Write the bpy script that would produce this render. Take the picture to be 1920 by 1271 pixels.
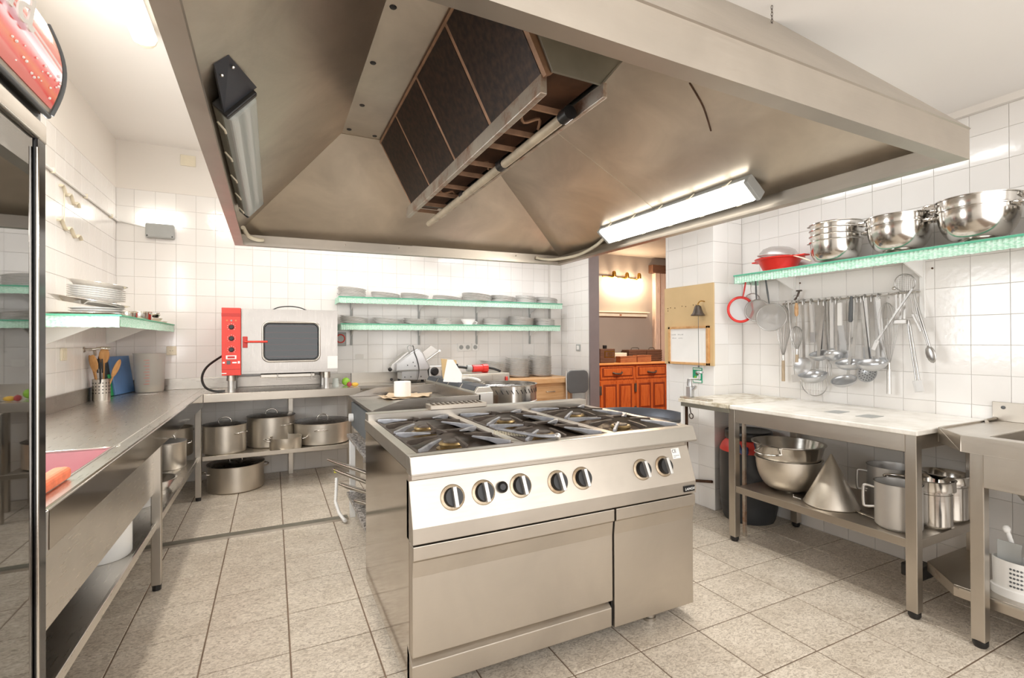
import bpy, bmesh, math, random
from mathutils import Vector, Matrix, Euler
random.seed(7)
PI = math.pi
scn = bpy.context.scene
for o in list(bpy.data.objects): bpy.data.objects.remove(o)
C = scn.collection

# ------------------------------------------------------------------ camera, world, lights, exposure
cam_d = bpy.data.cameras.new('camera'); cam = bpy.data.objects.new('camera', cam_d); C.objects.link(cam)
cam_d.sensor_fit = 'HORIZONTAL'; cam_d.sensor_width = 36.0
cam_d.lens = 36.0 * 919.9 / 1920.0
cam_d.clip_start = 0.02
YAW, PITCH, ROLL = 0.45395, 0.0041625, -0.0049544
fw = Vector((math.sin(YAW) * math.cos(PITCH), math.cos(YAW) * math.cos(PITCH), math.sin(PITCH)))
rt = Vector((math.cos(YAW), -math.sin(YAW), 0)); up = rt.cross(fw)
r2 = rt * math.cos(ROLL) + up * math.sin(ROLL); u2 = -rt * math.sin(ROLL) + up * math.cos(ROLL)
cam.matrix_world = Matrix(((r2.x, u2.x, -fw.x, 0), (r2.y, u2.y, -fw.y, 0), (r2.z, u2.z, -fw.z, 1.31), (0, 0, 0, 1)))
scn.camera = cam
scn.view_settings.view_transform = 'Standard'; scn.view_settings.look = 'None'
scn.view_settings.gamma = 1.0; scn.view_settings.use_curve_mapping = False
scn.view_settings.exposure = 0.24
w = bpy.data.worlds.new('world'); scn.world = w; w.use_nodes = True
w.node_tree.nodes['Background'].inputs[0].default_value = (1.0, 0.97, 0.94, 1)
w.node_tree.nodes['Background'].inputs[1].default_value = 2.1

def area(name, loc, target, sx, sy, power, col=(1, 1, 1)):
    l = bpy.data.lights.new(name, 'AREA'); l.shape = 'RECTANGLE'; l.size = sx; l.size_y = sy
    l.energy = power; l.color = col
    o = bpy.data.objects.new(name, l); C.objects.link(o); o.location = loc
    d = Vector(target) - Vector(loc); o.rotation_euler = d.to_track_quat('-Z', 'Z').to_euler()
    return o
# daylight through the window in the left wall (hidden behind the fridge) and from the open side behind the camera
area('window_daylight', (-1.20, 2.75, 1.75), (3.0, 2.75, 1.6), 1.3, 0.9, 34, (0.93, 0.97, 1.0))
area('rear_daylight', (1.2, -1.35, 1.9), (1.2, 3.0, 1.1), 4.4, 1.9, 26, (1.0, 0.98, 0.95))
# added fill lights without fixtures, behind the hood and at the right
area('rear_fill_light', (0.8, 4.50, 3.10), (0.8, 4.50, 0.0), 0.5, 1.8, 15, (1.0, 0.98, 0.95))
area('rear_fill_light', (2.35, 4.45, 2.50), (2.35, 4.45, 0.0), 0.3, 1.2, 15, (0.98, 0.99, 1.0))
area('right_fill_light', (2.60, 1.95, 2.50), (2.62, 1.95, 0.0), 0.12, 1.2, 8, (0.97, 0.99, 1.0))
area('dining_fill_light', (5.0, 4.4, 2.70), (5.0, 4.8, 0.0), 0.9, 0.9, 95, (1.0, 0.93, 0.84))  # added to brighten the dining room, no fixture built

# ------------------------------------------------------------------ materials
def srgb(c):
    if isinstance(c, str):
        c = [int(c[i:i + 2], 16) / 255 for i in (0, 2, 4)]
    return tuple(((x / 12.92) if x <= 0.04045 else ((x + 0.055) / 1.055) ** 2.4) for x in c) + (1.0,)
def newmat(name):
    m = bpy.data.materials.new(name); m.use_nodes = True
    nt = m.node_tree; b = nt.nodes['Principled BSDF']
    return m, nt, b
def N(nt, t, **kw):
    n = nt.nodes.new(t)
    for k, v in kw.items(): setattr(n, k, v)
    return n
def coords(nt, scale, kind='Object'):
    tc = N(nt, 'ShaderNodeTexCoord'); mp = N(nt, 'ShaderNodeMapping')
    mp.inputs['Scale'].default_value = scale if hasattr(scale, '__len__') else (scale,) * 3
    nt.links.new(tc.outputs[kind], mp.inputs[0]); return mp.outputs[0]
def noise(nt, vec, scale=1.0, detail=4, rough=0.55, dist=0.0):
    n = N(nt, 'ShaderNodeTexNoise'); n.inputs['Scale'].default_value = scale; n.inputs['Detail'].default_value = detail
    n.inputs['Roughness'].default_value = rough; n.inputs['Distortion'].default_value = dist
    nt.links.new(vec, n.inputs['Vector']); return n.outputs['Fac']
def ramp(nt, fac, stops):
    r = N(nt, 'ShaderNodeValToRGB'); e = r.color_ramp.elements
    e[0].position, e[0].color = stops[0]; e[1].position, e[1].color = stops[-1]
    for p, c in stops[1:-1]:
        x = e.new(p); x.color = c
    nt.links.new(fac, r.inputs[0]); return r.outputs[0]
def simple(name, col, rough=0.5, metal=0.0, var=0.06, scale=6.0, **kw):
    m, nt, b = newmat(name); c = srgb(col)
    f = noise(nt, coords(nt, scale), 1.0, 3)
    lo = tuple(max(0, x * (1 - var)) for x in c[:3]) + (1,); hi = tuple(min(1, x * (1 + var)) for x in c[:3]) + (1,)
    nt.links.new(ramp(nt, f, [(0.3, lo), (0.7, hi)]), b.inputs['Base Color'])
    b.inputs['Roughness'].default_value = rough; b.inputs['Metallic'].default_value = metal
    for k, v in kw.items(): b.inputs[k].default_value = v
    return m
def steel(name, col, rough=0.3, brush=(2, 60, 60), spread=0.12, bump=0.04, var=0.08, stain=0.0, staincol='6b4a30'):
    m, nt, b = newmat(name); c = srgb(col)
    v = coords(nt, brush); f = noise(nt, v, 3.0, 3)
    big = noise(nt, coords(nt, 1.7), 1.4, 4, 0.6, 0.6)
    lo = tuple(x * (1 - var) for x in c[:3]) + (1,); hi = tuple(min(1, x * (1 + var)) for x in c[:3]) + (1,)
    colr = ramp(nt, big, [(0.3, lo), (0.7, hi)])
    if stain > 0:
        mx = N(nt, 'ShaderNodeMix'); mx.data_type = 'RGBA'
        sp = noise(nt, coords(nt, 9.0), 1.0, 6, 0.7)
        nt.links.new(ramp(nt, sp, [(0.62 - stain * 0.25, (0, 0, 0, 1)), (0.75, (1, 1, 1, 1))]), mx.inputs[0])
        nt.links.new(colr, mx.inputs[6]); mx.inputs[7].default_value = srgb(staincol); colr = mx.outputs[2]
    nt.links.new(colr, b.inputs['Base Color'])
    b.inputs['Metallic'].default_value = 1.0
    rr = N(nt, 'ShaderNodeMapRange'); rr.inputs[3].default_value = rough - spread / 2; rr.inputs[4].default_value = rough + spread
    nt.links.new(f, rr.inputs[0]); nt.links.new(rr.outputs[0], b.inputs['Roughness'])
    bp = N(nt, 'ShaderNodeBump'); bp.inputs['Strength'].default_value = bump; bp.inputs['Distance'].default_value = 0.002
    nt.links.new(f, bp.inputs['Height']); nt.links.new(bp.outputs[0], b.inputs['Normal'])
    return m
def glow(name, col, s):
    m, nt, b = newmat(name); b.inputs['Base Color'].default_value = srgb(col)
    b.inputs['Emission Color'].default_value = srgb(col); b.inputs['Emission Strength'].default_value = s
    return m
def wood(name, a, bcol, scale=(1.2, 14, 1.2), rough=0.4, ring=2.2):
    m, nt, b = newmat(name); v = coords(nt, scale)
    f = noise(nt, v, ring, 6, 0.6, 1.2)
    nt.links.new(ramp(nt, f, [(0.3, srgb(a)), (0.55, srgb(bcol)), (0.75, srgb(a))]), b.inputs['Base Color'])
    b.inputs['Roughness'].default_value = rough
    return m

M = {}
def tilemat(name, lo, hi, rough):
    m, nt, b = newmat(name)
    oi = N(nt, 'ShaderNodeObjectInfo')
    nt.links.new(ramp(nt, oi.outputs['Random'], [(0.0, srgb(lo)), (1.0, srgb(hi))]), b.inputs['Base Color'])
    f = noise(nt, coords(nt, 5.0, 'Generated'), 1.0, 2)
    bp = N(nt, 'ShaderNodeBump'); bp.inputs['Strength'].default_value = 0.05; bp.inputs['Distance'].default_value = 0.01
    nt.links.new(f, bp.inputs['Height']); nt.links.new(bp.outputs[0], b.inputs['Normal'])
    b.inputs['Roughness'].default_value = rough
    return m
M['tile'] = tilemat('glazed_white_tile', 'edeae6', 'f3f1ee', 0.12)
M['grout'] = simple('grey_grout', 'd8d4cf', 0.8)
def floormat():
    m, nt, b = newmat('mottled_floor_tile')
    oi = N(nt, 'ShaderNodeObjectInfo')
    va = N(nt, 'ShaderNodeVectorMath'); va.operation = 'ADD'
    tc = N(nt, 'ShaderNodeTexCoord'); cb = N(nt, 'ShaderNodeCombineXYZ')
    mm = N(nt, 'ShaderNodeMath'); mm.operation = 'MULTIPLY'; mm.inputs[1].default_value = 37.0
    nt.links.new(oi.outputs['Random'], mm.inputs[0]); nt.links.new(mm.outputs[0], cb.inputs[0]); nt.links.new(mm.outputs[0], cb.inputs[1])
    nt.links.new(tc.outputs['Object'], va.inputs[0]); nt.links.new(cb.outputs[0], va.inputs[1])
    mp = N(nt, 'ShaderNodeMapping'); mp.inputs['Scale'].default_value = (1.0, 1.7, 1.0); mp.inputs['Rotation'].default_value = (0, 0, 0.7)
    nt.links.new(va.outputs[0], mp.inputs[0])
    f = noise(nt, mp.outputs[0], 46.0, 5, 0.62, 1.6)
    g = noise(nt, va.outputs[0], 5.0, 2)
    c1 = ramp(nt, f, [(0.36, srgb('b0a598')), (0.5, srgb('d8cfc2')), (0.62, srgb('eae2d6'))])
    mx = N(nt, 'ShaderNodeMix'); mx.data_type = 'RGBA'; mx.blend_type = 'MULTIPLY'; mx.inputs[0].default_value = 0.6
    nt.links.new(c1, mx.inputs[6]); nt.links.new(ramp(nt, g, [(0.3, srgb('ddd6cc')), (0.7, srgb('fbf8f3'))]), mx.inputs[7])
    nt.links.new(mx.outputs[2], b.inputs['Base Color'])
    b.inputs['Roughness'].default_value = 0.36
    return m
M['floortile'] = floormat()
M['floorgrout'] = simple('dark_floor_grout', '7d6a5a', 0.85, var=0.25)
M['paint'] = simple('warm_white_paint', 'ebe6df', 0.7, var=0.015, scale=1.5)
M['ceil'] = simple('white_ceiling_paint', 'efece8', 0.75, var=0.015, scale=1.0)
M['taupe'] = simple('taupe_paint', '968a80', 0.75, var=0.04, scale=2)
M['jamb'] = simple('grey_brown_paint', '83797a', 0.6, var=0.05)
M['ovensteel'] = steel('oven_door_steel', 'aaa5a0', 0.27, (60, 60, 2), 0.10, 0.02)
M['griddle'] = steel('griddle_steel', 'a8a29b', 0.27, (3, 50, 50), 0.14, 0.02, 0.12)
M['steel'] = steel('brushed_steel', 'c3bdb4', 0.30)
M['steelh'] = steel('brushed_steel_fascia', 'bfb7ac', 0.36, (3, 3, 90))
M['steelv'] = steel('vertical_brushed_steel', 'c3bcb2', 0.30, (70, 70, 2))
M['steelside'] = steel('reflective_steel_side', 'b9b2a9', 0.10, (60, 2, 60), 0.04, 0.004)
M['counter'] = steel('worktop_steel', 'dbd7d1', 0.27, (50, 3, 50), 0.10, 0.012, 0.06)
M['polish'] = steel('polished_steel', 'd3cfc9', 0.14, (3, 3, 40), 0.08, 0.02)
M['pot'] = steel('satin_pot_steel', 'dcd5ca', 0.36, (2, 2, 60), 0.12, 0.03)
M['alu'] = simple('matt_aluminium', 'd5d3d0', 0.42, 0.85)
M['hood'] = steel('hood_sheet_steel', 'd0c7ba', 0.33, (2, 50, 50), 0.14, 0.015, 0.14)
M['galv'] = simple('galvanised_plate', '8f8c80', 0.5, 0.6, var=0.12)
M['rust'] = steel('rusty_galvanised', 'cdc6ba', 0.5, (4, 4, 4), 0.1, 0.05, 0.12, 0.6, '9a6038')
M['rustdark'] = simple('rusty_brown', '553a28', 0.75, 0.3, var=0.4, scale=9)
M['rustframe'] = simple('rusty_frame', '9c7a60', 0.6, 0.4, var=0.3, scale=14)
M['tubecream'] = simple('stained_cream_tube', 'b9ab94', 0.5, 0.2, var=0.2, scale=12)
M['utensil'] = simple('worn_utensil_steel', 'b3b1ae', 0.28, 0.9, var=0.15, scale=10)
M['handlewood'] = wood('greyed_wood_handle', '9f8c74', 'c2ad92', (14, 14, 2), 0.6)
M['black'] = simple('black_plastic', '1f1e1e', 0.35)
M['blackgloss'] = simple('black_gloss', '17171a', 0.12)
M['darkpot'] = steel('dark_lid_steel', '6b6764', 0.24, (3, 3, 40))
M['iron'] = simple('worn_cast_iron', '5a5048', 0.5, 0.5, var=0.3, scale=18)
M['irongrey'] = simple('grey_enamel_iron', 'a2a3a8', 0.42, 0.5, var=0.25, scale=22)
M['burnt'] = simple('burnt_tray', '4b3c2e', 0.4, 0.7, var=0.45, scale=14)
M['brass'] = simple('brass', 'b58a3e', 0.3, 1.0)
M['red'] = simple('red_enamel', 'dc3b2c', 0.35)
M['reddark'] = simple('dark_red_enamel', 'b9281d', 0.35)
M['redplastic'] = simple('red_plastic', 'e0342c', 0.3)
M['redbarrel'] = simple('faded_red_plastic', 'd8453c', 0.45)
M['white'] = simple('white_plastic', 'f0efec', 0.4, var=0.02)
M['greyplastic'] = simple('grey_plastic', 'a8aaa8', 0.5)
M['cream'] = simple('cream_plastic', 'e8dfc8', 0.4)
M['paper'] = simple('white_paper', 'f6f4f0', 0.8, var=0.02)
M['beige'] = simple('beige_paper', 'e0c8a8', 0.8, var=0.06)
M['plate'] = simple('white_china', 'f1efec', 0.15, var=0.01)
M['mint'] = simple('mint_lace_paper', 'a9dcc0', 0.7, var=0.05)
M['mintdark'] = simple('green_trim', '5cb493', 0.6)
M['granite'] = None
def granite(name, a, b_, c, s):
    m, nt, b = newmat(name); f = noise(nt, coords(nt, 1.0), s, 5, 0.7)
    nt.links.new(ramp(nt, f, [(0.38, srgb(a)), (0.5, srgb(b_)), (0.62, srgb(c))]), b.inputs['Base Color']); b.inputs['Roughness'].default_value = 0.25
    return m
M['granite'] = granite('speckled_granite', '3c3836', '8b8580', 'c9c3bd', 55)
M['marble'] = granite('stained_marble', 'dcd7ce', 'ece8e0', 'f3f0ea', 5)
M['marbleold'] = granite('worn_old_marble', 'b3a78f', 'dcd5c5', 'ece7dc', 8)
M['woodred'] = wood('reddish_pine', 'a2441c', 'c9682f', (14, 14, 1.2), 0.25)
M['woodgroove'] = wood('dark_pine_groove', '6d2a10', '8a3a1a', (14, 14, 1.2), 0.35)
M['woodtop'] = wood('orange_pine_top', 'd58548', 'eaa565', (1.2, 14, 14), 0.25)
M['woodlight'] = wood('light_oak', 'c79866', 'd9b083', (1.5, 12, 12), 0.45)
M['woodpost'] = wood('pinkish_wood', 'a98d7e', 'cdb3a2', (9, 9, 0.8), 0.6)
M['ply'] = simple('plywood_board', 'd9bb8b', 0.7, var=0.05, scale=4)
M['woodframe'] = wood('pine_frame', 'c08a52', 'dcae78', (4, 4, 4), 0.5)
M['spoon'] = wood('spoon_wood', 'b07b45', 'd19d63', (14, 14, 2), 0.6)
M['wooddark'] = wood('dark_wicker_wood', '3f2a1f', '6a4733', (2, 20, 20), 0.6)
M['woodmid'] = wood('brown_box_wood', '8f5030', 'b06d43', (2, 12, 12), 0.5)
M['blue'] = simple('blue_board', '5f86b8', 0.35, var=0.2, scale=3)
M['bluedark'] = simple('blue_edge', '3d54a0', 0.4)
M['greenplastic'] = simple('green_plastic', '2f9d57', 0.4)
M['greencard'] = simple('green_card', '279a72', 0.5)
M['barrel'] = simple('black_barrel_plastic', '35373a', 0.4, var=0.1)
M['pink'] = simple('pink_basin_surface', 'd9a9ae', 0.4, 0.25)  # one even pink tone on the basin faces
M['orange'] = simple('orange_sponge', 'f2825c', 0.8, var=0.1, scale=40)
M['rimgrey'] = simple('grey_glazed_rim', '9b988f', 0.3)
M['frost'] = None
def glassmat(name, col, rough, alpha=None, ior=1.45):
    m, nt, b = newmat(name); b.inputs['Base Color'].default_value = srgb(col); b.inputs['Roughness'].default_value = rough
    b.inputs['Transmission Weight'].default_value = 1.0; b.inputs['IOR'].default_value = ior
    return m
def thinglass(name, tint, refl):
    # thin pane: clear transparency plus a clear-coat reflection, the same for every ray
    m, nt, b = newmat(name)
    tr = N(nt, 'ShaderNodeBsdfTransparent'); tr.inputs[0].default_value = srgb(tint)
    gl = N(nt, 'ShaderNodeBsdfGlossy'); gl.inputs['Roughness'].default_value = 0.02; gl.inputs['Color'].default_value = (1, 1, 1, 1)
    fr = N(nt, 'ShaderNodeFresnel'); fr.inputs[0].default_value = refl
    mx = N(nt, 'ShaderNodeMixShader'); nt.links.new(fr.outputs[0], mx.inputs[0]); nt.links.new(tr.outputs[0], mx.inputs[1]); nt.links.new(gl.outputs[0], mx.inputs[2])
    nt.links.new(mx.outputs[0], nt.nodes['Material Output'].inputs[0]); return m
M['pane'] = thinglass('fridge_door_glass', 'd6dcda', 4.5)
M['ovenglass'] = thinglass('oven_door_glass', 'b9bcbe', 1.5)
def frosted(name, col, a):
    m, nt, b = newmat(name); b.inputs['Base Color'].default_value = srgb(col); b.inputs['Roughness'].default_value = 0.35
    b.inputs['Alpha'].default_value = a; return m
M['frost'] = frosted('frosted_plastic', 'dedbd2', 0.42)
M['diffuser'] = frosted('clear_lamp_cover', 'e4ebe7', 0.5)
M['meshfine'] = frosted('fine_wire_mesh', 'd2d0cd', 0.45); M['meshfine'].node_tree.nodes['Principled BSDF'].inputs['Metallic'].default_value = 0.8
M['tubeglow'] = glow('lit_tube', 'fff8ea', 14.0)
M['ceilglow'] = glow('lit_ceiling_tube', 'fff6e4', 2.6)
M['bulb'] = glow('lit_bulb', 'ffe9c4', 30.0)
M['emlamp'] = glow('lit_emergency_lamp', 'fffaf0', 3.0)
M['ledred'] = glow('red_led_display', '9a1f1c', 0.6)
M['apple'] = simple('green_apple', '8fc23c', 0.35, var=0.2)
M['fruitred'] = simple('red_fruit', 'a33f43', 0.4, var=0.3)
M['fruityellow'] = simple('yellow_fruit', 'e0b545', 0.4, var=0.2)
M['wire'] = simple('bright_wire', 'bdbbb8', 0.3, 0.9)
M['greydark'] = simple('dark_grey_vinyl', '5d6062', 0.5)
M['slicer'] = simple('cast_aluminium', 'c5c6c7', 0.28, 0.75)
M['vent'] = simple('blackened_vent', '4c5058', 0.4, 0.5)
M['ovendark'] = simple('dark_oven_liner', '3b3c3e', 0.5, 0.3)
M['inner'] = simple('fridge_liner', 'cfd4d2', 0.5)
M['clothblue'] = simple('blue_cloth', '4d5f8c', 0.8)
M['yellow'] = simple('yellow_tag', 'd8d34a', 0.6)
def ruffle_mat():
    m, nt, b = newmat('pleated_lace')
    f = noise(nt, coords(nt, (30, 30, 90)), 2.0, 2)
    nt.links.new(ramp(nt, f, [(0.35, srgb('a6dcc0')), (0.6, srgb('d8f1e4'))]), b.inputs['Base Color']); b.inputs['Roughness'].default_value = 0.7
    return m
M['lace'] = ruffle_mat()
def filtermat():
    m, nt, b = newmat('greasy_filter_mesh')
    v = coords(nt, 1.0); wv = N(nt, 'ShaderNodeTexNoise'); wv.inputs['Scale'].default_value = 40
    nt.links.new(v, wv.inputs[0])
    nt.links.new(ramp(nt, wv.outputs['Fac'], [(0.35, srgb('1f1510')), (0.7, srgb('3d2a1e'))]), b.inputs['Base Color'])
    b.inputs['Metallic'].default_value = 0.5; b.inputs['Roughness'].default_value = 0.45
    return m
M['filter'] = filtermat()
M['meshbrown'] = simple('greasy_brown_wire', '70523d', 0.4, 0.6, var=0.3, scale=20)

# ------------------------------------------------------------------ mesh builder
def smooth_path(p, n):
    q = [p[0]] + p + [p[-1]]; out = []
    for i in range(1, len(q) - 2):
        a, b, c, d = q[i - 1], q[i], q[i + 1], q[i + 2]
        for k in range(n):
            t = k / n; out.append(0.5 * ((2 * b) + (c - a) * t + (2 * a - 5 * b + 4 * c - d) * t * t + (3 * b - a - 3 * c + d) * t ** 3))
    return out + [p[-1]]
class MB:
    def __init__(s): s.v = []; s.f = []
    def add(s, vs, fs, mtx=None):
        b = len(s.v)
        for p in vs:
            p = Vector(p)
            s.v.append(mtx @ p if mtx is not None else p)
        s.f += [tuple(b + i for i in f) for f in fs]
        return s
    def box(s, x0, x1, y0, y1, z0, z1, mtx=None):
        return s.hexa([(x0, y0, z0), (x1, y0, z0), (x1, y1, z0), (x0, y1, z0), (x0, y0, z1), (x1, y0, z1), (x1, y1, z1), (x0, y1, z1)], mtx)
    def hexa(s, p, mtx=None):
        return s.add(p, [(0, 3, 2, 1), (4, 5, 6, 7), (0, 1, 5, 4), (1, 2, 6, 5), (2, 3, 7, 6), (3, 0, 4, 7)], mtx)
    def slab(s, q, t):
        q = [Vector(p) for p in q]; n = (q[1] - q[0]).cross(q[2] - q[0]).normalized() * t
        k = len(q); vs = q + [p + n for p in q]
        fs = [tuple(range(k))[::-1], tuple(range(k, 2 * k))] + [(i, (i + 1) % k, k + (i + 1) % k, k + i) for i in range(k)]
        return s.add(vs, fs)
    def prism(s, poly, axis, a, b, mtx=None):
        k = len(poly)
        def P(p, c):
            return (c, p[0], p[1]) if axis == 'x' else ((p[0], c, p[1]) if axis == 'y' else (p[0], p[1], c))
        vs = [P(p, a) for p in poly] + [P(p, b) for p in poly]
        fs = [tuple(range(k))[::-1], tuple(range(k, 2 * k))] + [(i, (i + 1) % k, k + (i + 1) % k, k + i) for i in range(k)]
        return s.add(vs, fs, mtx)
    def lathe(s, prof, c=(0, 0, 0), n=32, mtx=None, sx=1.0, sy=1.0, cap=True):
        k = len(prof); vs = []
        for j in range(n):
            a = 2 * PI * j / n
            for r, z in prof: vs.append((c[0] + r * sx * math.cos(a), c[1] + r * sy * math.sin(a), c[2] + z))
        fs = []
        for j in range(n):
            jj = (j + 1) % n
            for i in range(k - 1): fs.append((j * k + i, jj * k + i, jj * k + i + 1, j * k + i + 1))
        if cap:
            if prof[0][0] > 1e-6: fs.append(tuple(j * k for j in range(n))[::-1])
            if prof[-1][0] > 1e-6: fs.append(tuple(j * k + k - 1 for j in range(n)))
        return s.add(vs, fs, mtx)
    def tube(s, pts, r, n=8, closed=False, mtx=None, flat=1.0):
        pts = [Vector(p) for p in pts]
        if 4 <= len(pts) <= 10 and not closed and not hasattr(r, '__len__'): pts = smooth_path(pts, 4)
        L = len(pts); vs = []
        ref = Vector((0, 0, 1))
        t0 = (pts[1] - pts[0]).normalized()
        if abs(t0.z) > 0.9: ref = Vector((1, 0, 0))
        for i, p in enumerate(pts):
            if closed: t = (pts[(i + 1) % L] - pts[i - 1]).normalized()
            else: t = (pts[min(i + 1, L - 1)] - pts[max(i - 1, 0)]).normalized()
            a = ref - t * ref.dot(t)
            if a.length < 1e-5: a = Vector((0, 1, 0)) - t * t.y
            a.normalize(); b = t.cross(a); ref = a
            rr = r[i] if hasattr(r, '__len__') else r
            for j in range(n):
                th = 2 * PI * j / n
                vs.append(p + a * (rr * flat * math.cos(th)) + b * (rr * math.sin(th)))
        fs = []
        for i in range(L if closed else L - 1):
            ii = (i + 1) % L
            for j in range(n):
                jj = (j + 1) % n
                fs.append((i * n + j, i * n + jj, ii * n + jj, ii * n + j))
        if not closed:
            fs.append(tuple(range(n))[::-1]); fs.append(tuple((L - 1) * n + j for j in range(n)))
        return s.add(vs, fs, mtx)
    def ring(s, c, r, t, n=32, seg=8, nrm=(0, 0, 1), sy=1.0):
        m = Vector(nrm).to_track_quat('Z', 'Y').to_matrix()
        pts = [Vector(c) + m @ Vector((r * math.cos(2 * PI * i / n), r * sy * math.sin(2 * PI * i / n), 0)) for i in range(n)]
        return s.tube(pts, t, seg, True)
    def ball(s, c, rx, ry=None, rz=None, n=16, mtx=None):
        ry = ry or rx; rz = rz or rx; k = n // 2
        prof = [(math.sin(PI * i / k), -math.cos(PI * i / k)) for i in range(k + 1)]
        prof[0] = (0.0, -1); prof[-1] = (0.0, 1)
        mm = Matrix.Translation(c) @ Matrix.Diagonal((rx, ry, rz, 1))
        return s.lathe(prof, (0, 0, 0), n, (mtx @ mm) if mtx is not None else mm)
    def build(s, name, mat, parent=None, bevel=0.0, smooth=None, seg=2, label=None):
        me = bpy.data.meshes.new(name)
        off = Vector((0, 0, 0))
        if parent is not None: off = world_loc(parent)
        me.from_pydata([tuple(p - off) for p in s.v], [], s.f)
        bm = bmesh.new(); bm.from_mesh(me); bmesh.ops.remove_doubles(bm, verts=bm.verts, dist=1e-6)
        bmesh.ops.recalc_face_normals(bm, faces=bm.faces); bm.to_mesh(me); bm.free()
        me.materials.append(M[mat] if isinstance(mat, str) else mat)
        o = bpy.data.objects.new(name, me); C.objects.link(o)
        if parent is not None: o.parent = parent
        if smooth is not None:
            me.shade_smooth(); me.set_sharp_from_angle(angle=math.radians(smooth))
        if bevel > 0:
            md = o.modifiers.new('bevel', 'BEVEL'); md.width = bevel; md.segments = seg; md.limit_method = 'ANGLE'; md.angle_limit = math.radians(40)
        if label: o['label'] = label
        return o
def world_loc(o):
    l = Vector(o.location)
    while o.parent: o = o.parent; l = l + Vector(o.location)
    return l
def thing(name, loc, label, cat, group=None):
    o = bpy.data.objects.new(name, None); C.objects.link(o); o.location = loc; o.empty_display_size = 0.1
    o['label'] = label; o['category'] = cat
    if group: o['group'] = group
    return o
def tag(o, label, cat, group=None):
    o['label'] = label; o['category'] = cat
    if group: o['group'] = group
    return o
def struct(o): o['kind'] = 'structure'; return o
def stuff(o): o['kind'] = 'stuff'; return o
def copy_tree(o, parent=None, loc=None, rot=None, label=None, group=None):
    c = o.copy(); C.objects.link(c)
    if parent is not None: c.parent = parent
    if loc is not None: c.location = loc
    if rot is not None: c.rotation_euler = rot
    if label: c['label'] = label
    if group: c['group'] = group
    for ch in list(o.children): copy_tree(ch, c)
    return c
def box(name, mat, parent, x0, x1, y0, y1, z0, z1, bevel=0.0, **k): return MB().box(x0, x1, y0, y1, z0, z1).build(name, mat, parent, bevel, **k)
def arc(c, r, a0, a1, n, plane='xz', r2=None):
    out = []; r2 = r2 or r
    for i in range(n + 1):
        a = a0 + (a1 - a0) * i / n; u, v = r * math.cos(a), r2 * math.sin(a)
        out.append((c[0] + u, c[1], c[2] + v) if plane == 'xz' else ((c[0], c[1] + u, c[2] + v) if plane == 'yz' else (c[0] + u, c[1] + v, c[2])))
    return out
def rotm(axis, a): return Matrix.Rotation(a, 4, axis)

# ------------------------------------------------------------------ room shell
XL, XR, YB, ZC = -1.258, 3.37, 5.5, 3.137
TS = 0.1585
floor = struct(box('floor', 'floorgrout', None, -1.45, 7.2, -1.6, 7.2, -0.12, -0.004))
wall_left = struct(box('wall_left', 'grout', None, -1.45, XL - 0.004, -1.6, 5.7, -0.1, 2.705))
wall_back = struct(box('wall_back', 'grout', None, -1.45, 3.6, YB + 0.004, 5.7, -0.1, 2.705))
struct(box('wall_back_upper', 'paint', None, -1.45, 1.4, YB, 5.7, 2.705, 3.3))
# upper left wall leans inwards towards the viewer
mb = MB(); mb.hexa([(-1.45, -1.6, 2.705), (XL, -1.6, 2.705), (XL, YB, 2.705), (-1.45, YB, 2.705), (-1.45, -1.6, 3.3), (-0.30, -1.6, 3.3), (XL, YB, 3.3), (-1.45, YB, 3.3)])
struct(mb.build('wall_left_upper', 'paint'))
wall_right = struct(MB().box(XR + 0.004, 3.488, -1.6, 3.22, -0.1, 2.6).box(XR + 0.004, 3.488, 4.82, 5.7, -0.1, 2.6).box(XR + 0.004, 3.488, 3.22, 4.82, 2.5, 2.6).build('wall_right', 'grout'))
struct(box('trim_1', 'jamb', wall_right, 3.366, 3.50, 4.80, 4.822, 0, 2.5))
wall_pier = struct(box('wall_pier', 'grout', None, 3.054, 3.40, 2.714, 3.22, -0.1, 2.6))
wall_column = struct(box('wall_column', 'grout', None, 3.21, 3.40, 5.444, 5.55, -0.1, 2.6))
struct(MB().box(-1.45, 1.35, -1.6, 5.7, ZC, 3.3).box(1.35, 3.6, -1.6, 5.7, 2.545, 2.75).box(1.30, 1.35, -1.6, 5.7, 2.545, ZC).build('ceiling', 'ceil'))
struct(box('trim_2', 'paint', None, 3.34, XR + 0.01, -1.6, 2.72, 2.508, 2.546))
# dining room behind the doorway
struct(box('wall_dining', 'taupe', None, 3.3, 7.2, 6.65, 6.8, -0.1, 2.75))
struct(box('wall_dining_side', 'taupe', None, 6.9, 7.1, 2.2, 6.7, -0.1, 2.75))
struct(box('wall_dining_near', 'taupe', None, 3.488, 7.1, 2.2, 2.3, -0.1, 2.75))
struct(box('wall_dining_kitchen_side', 'taupe', None, 3.488, 3.50, 4.83, 6.66, -0.1, 2.75))
struct(box('ceiling_dining', 'taupe', None, 3.488, 7.1, 2.2, 6.8, 2.75, 2.85))
struct(box('floor_dining', 'woodmid', None, 3.40, 7.1, 2.2, 6.8, -0.01, 0.001))

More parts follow.
